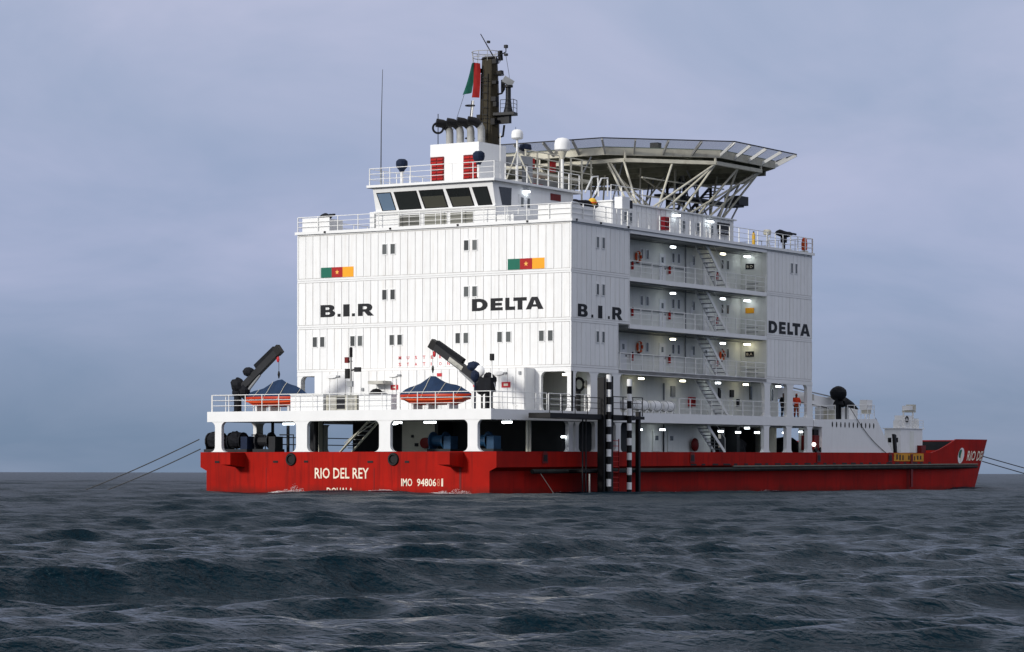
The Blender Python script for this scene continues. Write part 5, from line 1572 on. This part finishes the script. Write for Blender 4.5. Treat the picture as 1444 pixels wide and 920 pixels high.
bx('rest', 'steel_grey', t, 39.6, 39.8, .5, .7, 5.2, 6.2)
t = thing('white_winch_stand', 'white boxed winch on a stand near the end of the forward bulwark', 'winch', (42.7, 0.4, 5.3))
bx('housing', 'white', t, 42.3, 43.2, .2, .8, 6.0, 6.7)
bx('gear', 'cream', t, 42.4, 43.1, .25, .7, 5.7, 5.99)
for x in (42.4, 43.1):
    B().tube((x, .4, 5.3), (x, .4, 5.75), 0.05, n=6).build('leg', 'rail', t)
t = thing('deck_tractor', 'dark red deck machine with a bright headlamp in the last side bay', 'machine', (33.9, 0.7, 2.8))
bx('body', 'dark_red', t, 33.55, 34.3, .15, 1.2, 2.95, 4.0)
bx('cab', 'black', t, 33.6, 34.3, .2, 1.1, 4.01, 4.4)
for x in (33.2, 34.0):
    B().tube((x + .45, .02, 2.98), (x + .45, .14, 2.98), 0.2, n=12).build('wheel', 'black', t)
B().lathe([(0.001, 0), (0.12, .01), (0.14, .06), (0.08, .2)], (33.42, 0.12, 3.35), (0.8, 0.5, 0), 14).build('headlamp', 'headlamp', t)
for (x, y), la, m_ in (((26.6, 3.4), 'dark tarpaulin covered cargo behind the first side column', 'tarp_black'), ((36.4, 3.9), 'dark covered machinery behind the last side bays', 'dark_steel')):
    t = B().ball((x, y, 3.0), 1.2, (1.5, 1.0, .75), 14, 8, 0.08).build('covered_cargo', m_)
    tag(t, la, 'cargo', 'covered cargo on the main deck')
    bx('pallet', 'cream', t, x - 1, x + 1, y - .6, y + .6, 2.56, 2.7)

# ---------------- stays and mooring lines
def line(name, pts, r, label, sag=0.0, cat='rope', mt='wire'):
    p, q_ = Vector(pts[0]), Vector(pts[1])
    P = [p.lerp(q_, i / 14) - Vector((0, 0, sag * math.sin(math.pi * i / 14))) for i in range(15)]
    return tag(B().path(P, r, 6).build(name, mt), label, cat)
line('mooring_line', [(-8.9, 21.6, 3.35), (-9.5, 31.5, -0.2)], 0.035, 'upper mooring wire running from the port quarter into the sea', 0.12)
line('mooring_line', [(-8.9, 21.5, 2.75), (-9.8, 29.5, -0.2)], 0.035, 'lower mooring wire running from the port quarter into the sea', 0.1)
line('mooring_line', [(66.2, 1.4, 2.75), (84.0, -4.0, -0.3)], 0.04, 'upper anchor wire running from the bow to the right', 0.1)
line('mooring_line', [(66.0, 1.2, 2.3), (80.0, -3.2, -0.3)], 0.04, 'lower anchor wire running from the bow to the right', 0.05)
line('deck_stay', [(38.6, -0.1, 6.2), (44.9, -0.1, 2.85)], 0.022, 'dark slack wire hanging across the white forward bulwark', 0.35)
line('deck_stay', [(43.2, -0.05, 5.4), (46.6, 0.2, 2.9)], 0.022, 'dark wire from the bulwark end down to the foredeck', 0.05)

# ---------------- people
def person(loc, yaw, label, top, trousers, cap):
    t = thing('person', label, 'person', loc)
    def grow(name, verts, edges, radii, mt, root=0):
        me = bpy.data.meshes.new(name)
        me.from_pydata(verts, edges, [])
        me.materials.append(MATS[mt])
        o = bpy.data.objects.new(name, me); COL.objects.link(o)
        o.parent = t
        sk = o.modifiers.new('skin', 'SKIN')
        sk.use_smooth_shade = True
        for i, r in enumerate(radii):
            r = r if isinstance(r, tuple) else (r, r)
            me.skin_vertices[0].data[i].radius = r
        me.skin_vertices[0].data[root].use_root = True
        su = o.modifiers.new('smooth', 'SUBSURF'); su.levels = 1; su.render_levels = 1
        return o
    V, E, RD = [], [], []
    def v(p, r, link=None):
        V.append(p); RD.append(r)
        if link is not None: E.append((link, len(V) - 1))
        return len(V) - 1
    pel = v((0, 0, .92), (.15, .11))
    wa = v((0, 0, 1.08), (.13, .10), pel); ch = v((0, .01, 1.28), (.16, .11), wa); nb = v((0, 0, 1.42), (.07, .07), ch)
    hd0 = v((0, .01, 1.50), .06, nb); hd1 = v((0, .02, 1.58), (.085, .10), hd0); hd2 = v((0, .02, 1.68), (.075, .09), hd1)
    v((0, .115, 1.575), .018, hd1)                       # nose
    for s in (-1, 1):
        v((s * .09, .02, 1.58), .018, hd1)               # ears
        sh = v((s * .18, 0, 1.37), .07, ch); el = v((s * .27, -.02, 1.12), .05, sh); wr = v((s * .26, .14, .95), .036, el)
        pa_ = v((s * .255, .20, .91), (.038, .02), wr)
        for k, ln in enumerate((.055, .075, .08, .07)):
            f0 = v((s * (.255 + (k - 1.5) * .018), .235, .89), .009, pa_)
            v((s * (.255 + (k - 1.5) * .02), .235 + ln * .6, .89 - ln * .6), .008, f0)
        v((s * .215, .215, .905), .009, pa_)             # thumb
        hp = v((s * .09, 0, .86), .10, pel); kn = v((s * .11, .02, .48), .068, hp); an = v((s * .12, -.02, .09), .045, kn)
        v((s * .13, .13, .045), .04, an)
    grow('body', V, E, RD, 'skin')
    V2 = [(0, 0, .86), (0, 0, 1.08), (0, .01, 1.28), (0, 0, 1.40), (-.18, 0, 1.37), (-.27, -.02, 1.12), (-.262, .12, .97), (.18, 0, 1.37), (.27, -.02, 1.12), (.262, .12, .97)]
    grow('jacket', V2, [(0, 1), (1, 2), (2, 3), (2, 4), (4, 5), (5, 6), (2, 7), (7, 8), (8, 9)], [(.19, .15), (.17, .14), (.20, .15), (.09, .09), .095, .072, .055, .095, .072, .055], top)
    V3 = [(0, 0, .93), (-.09, 0, .86), (-.11, .02, .48), (-.12, -.02, .12), (.09, 0, .86), (.11, .02, .48), (.12, -.02, .12)]
    grow('trousers', V3, [(0, 1), (1, 2), (2, 3), (0, 4), (4, 5), (5, 6)], [(.17, .13), .125, .09, .075, .125, .09, .075], trousers)
    grow('cap', [(0, .01, 1.64), (0, .02, 1.72)], [(0, 1)], [(.10, .12), (.09, .10)], cap)
    for s in (-1, 1):
        o = B().box(s * .13 - .055, s * .13 + .055, -.09, .19, 0, .1).mesh('boot', 'black')
        o = bpy.data.objects.new('boot', o); COL.objects.link(o); o.parent = t
    t.rotation_euler = (0, 0, yaw)
    return t
person((31.6, 0.6, 5.19), R(122), 'person in a bright orange jacket standing in the last arcade bay', 'coverall', 'coverall_dark', 'coverall')
person((29.6, 0.6, 5.17), R(150), 'person in dark clothing half hidden by the arcade column', 'black', 'navy', 'black')

# ---------------- foam where the swell slaps the transom
def foam(y0, y1, zmax, label, n=2200):
    bb = B()
    for _ in range(n):
        u = random.random()
        y = y0 + (y1 - y0) * u
        env = math.sin(math.pi * u) ** 1.3 * (0.55 + 0.45 * math.sin(u * 23) * math.sin(u * 9 + 1))
        x = -9.03 - random.random() ** 2 * 0.8
        z = sea_z(x, y) + 0.02 + zmax * max(0, env) * random.random() ** 3.2 * (1 if x > -9.35 else .3)
        r = random.uniform(.005, .018)
        bb.ball((x, y, z), r, (1.3, 1.9, .7), 5, 2, .3)
    o = bb.build('foam', 'foam', fix=False)
    o['kind'] = 'stuff'
    tag(o, label, 'foam')
def wash():
    # thin broken line of foam where the side of the hull meets the water
    bb = B()
    for _ in range(1500):
        x = random.uniform(-9, 62)
        if math.sin(x * 1.3) + math.sin(x * 0.47 + 2) + random.uniform(-.8, .8) < 0.5: continue
        y = 0.06 - random.random() ** 2 * 0.5
        bb.ball((x, y, sea_z(x, y) + 0.015), random.uniform(.006, .02), (2.4, 1.5, .6), 5, 2, .3)
    o = bb.build('hull_wash', 'foam', fix=False)
    o['kind'] = 'stuff'
    tag(o, 'thin broken line of foam along the starboard waterline', 'foam')
mat('foam', (0.78, 0.80, 0.80), 0.9, var=0.05)
wash()
foam(15.6, 12.4, 0.55, 'white foam splashing up the transom left of the ship name')
foam(4.4, 0.1, 0.45, 'white foam at the starboard corner of the transom', 2600)
foam(8.8, 6.9, 0.2, 'thin foam at the transom between name and number', 700)
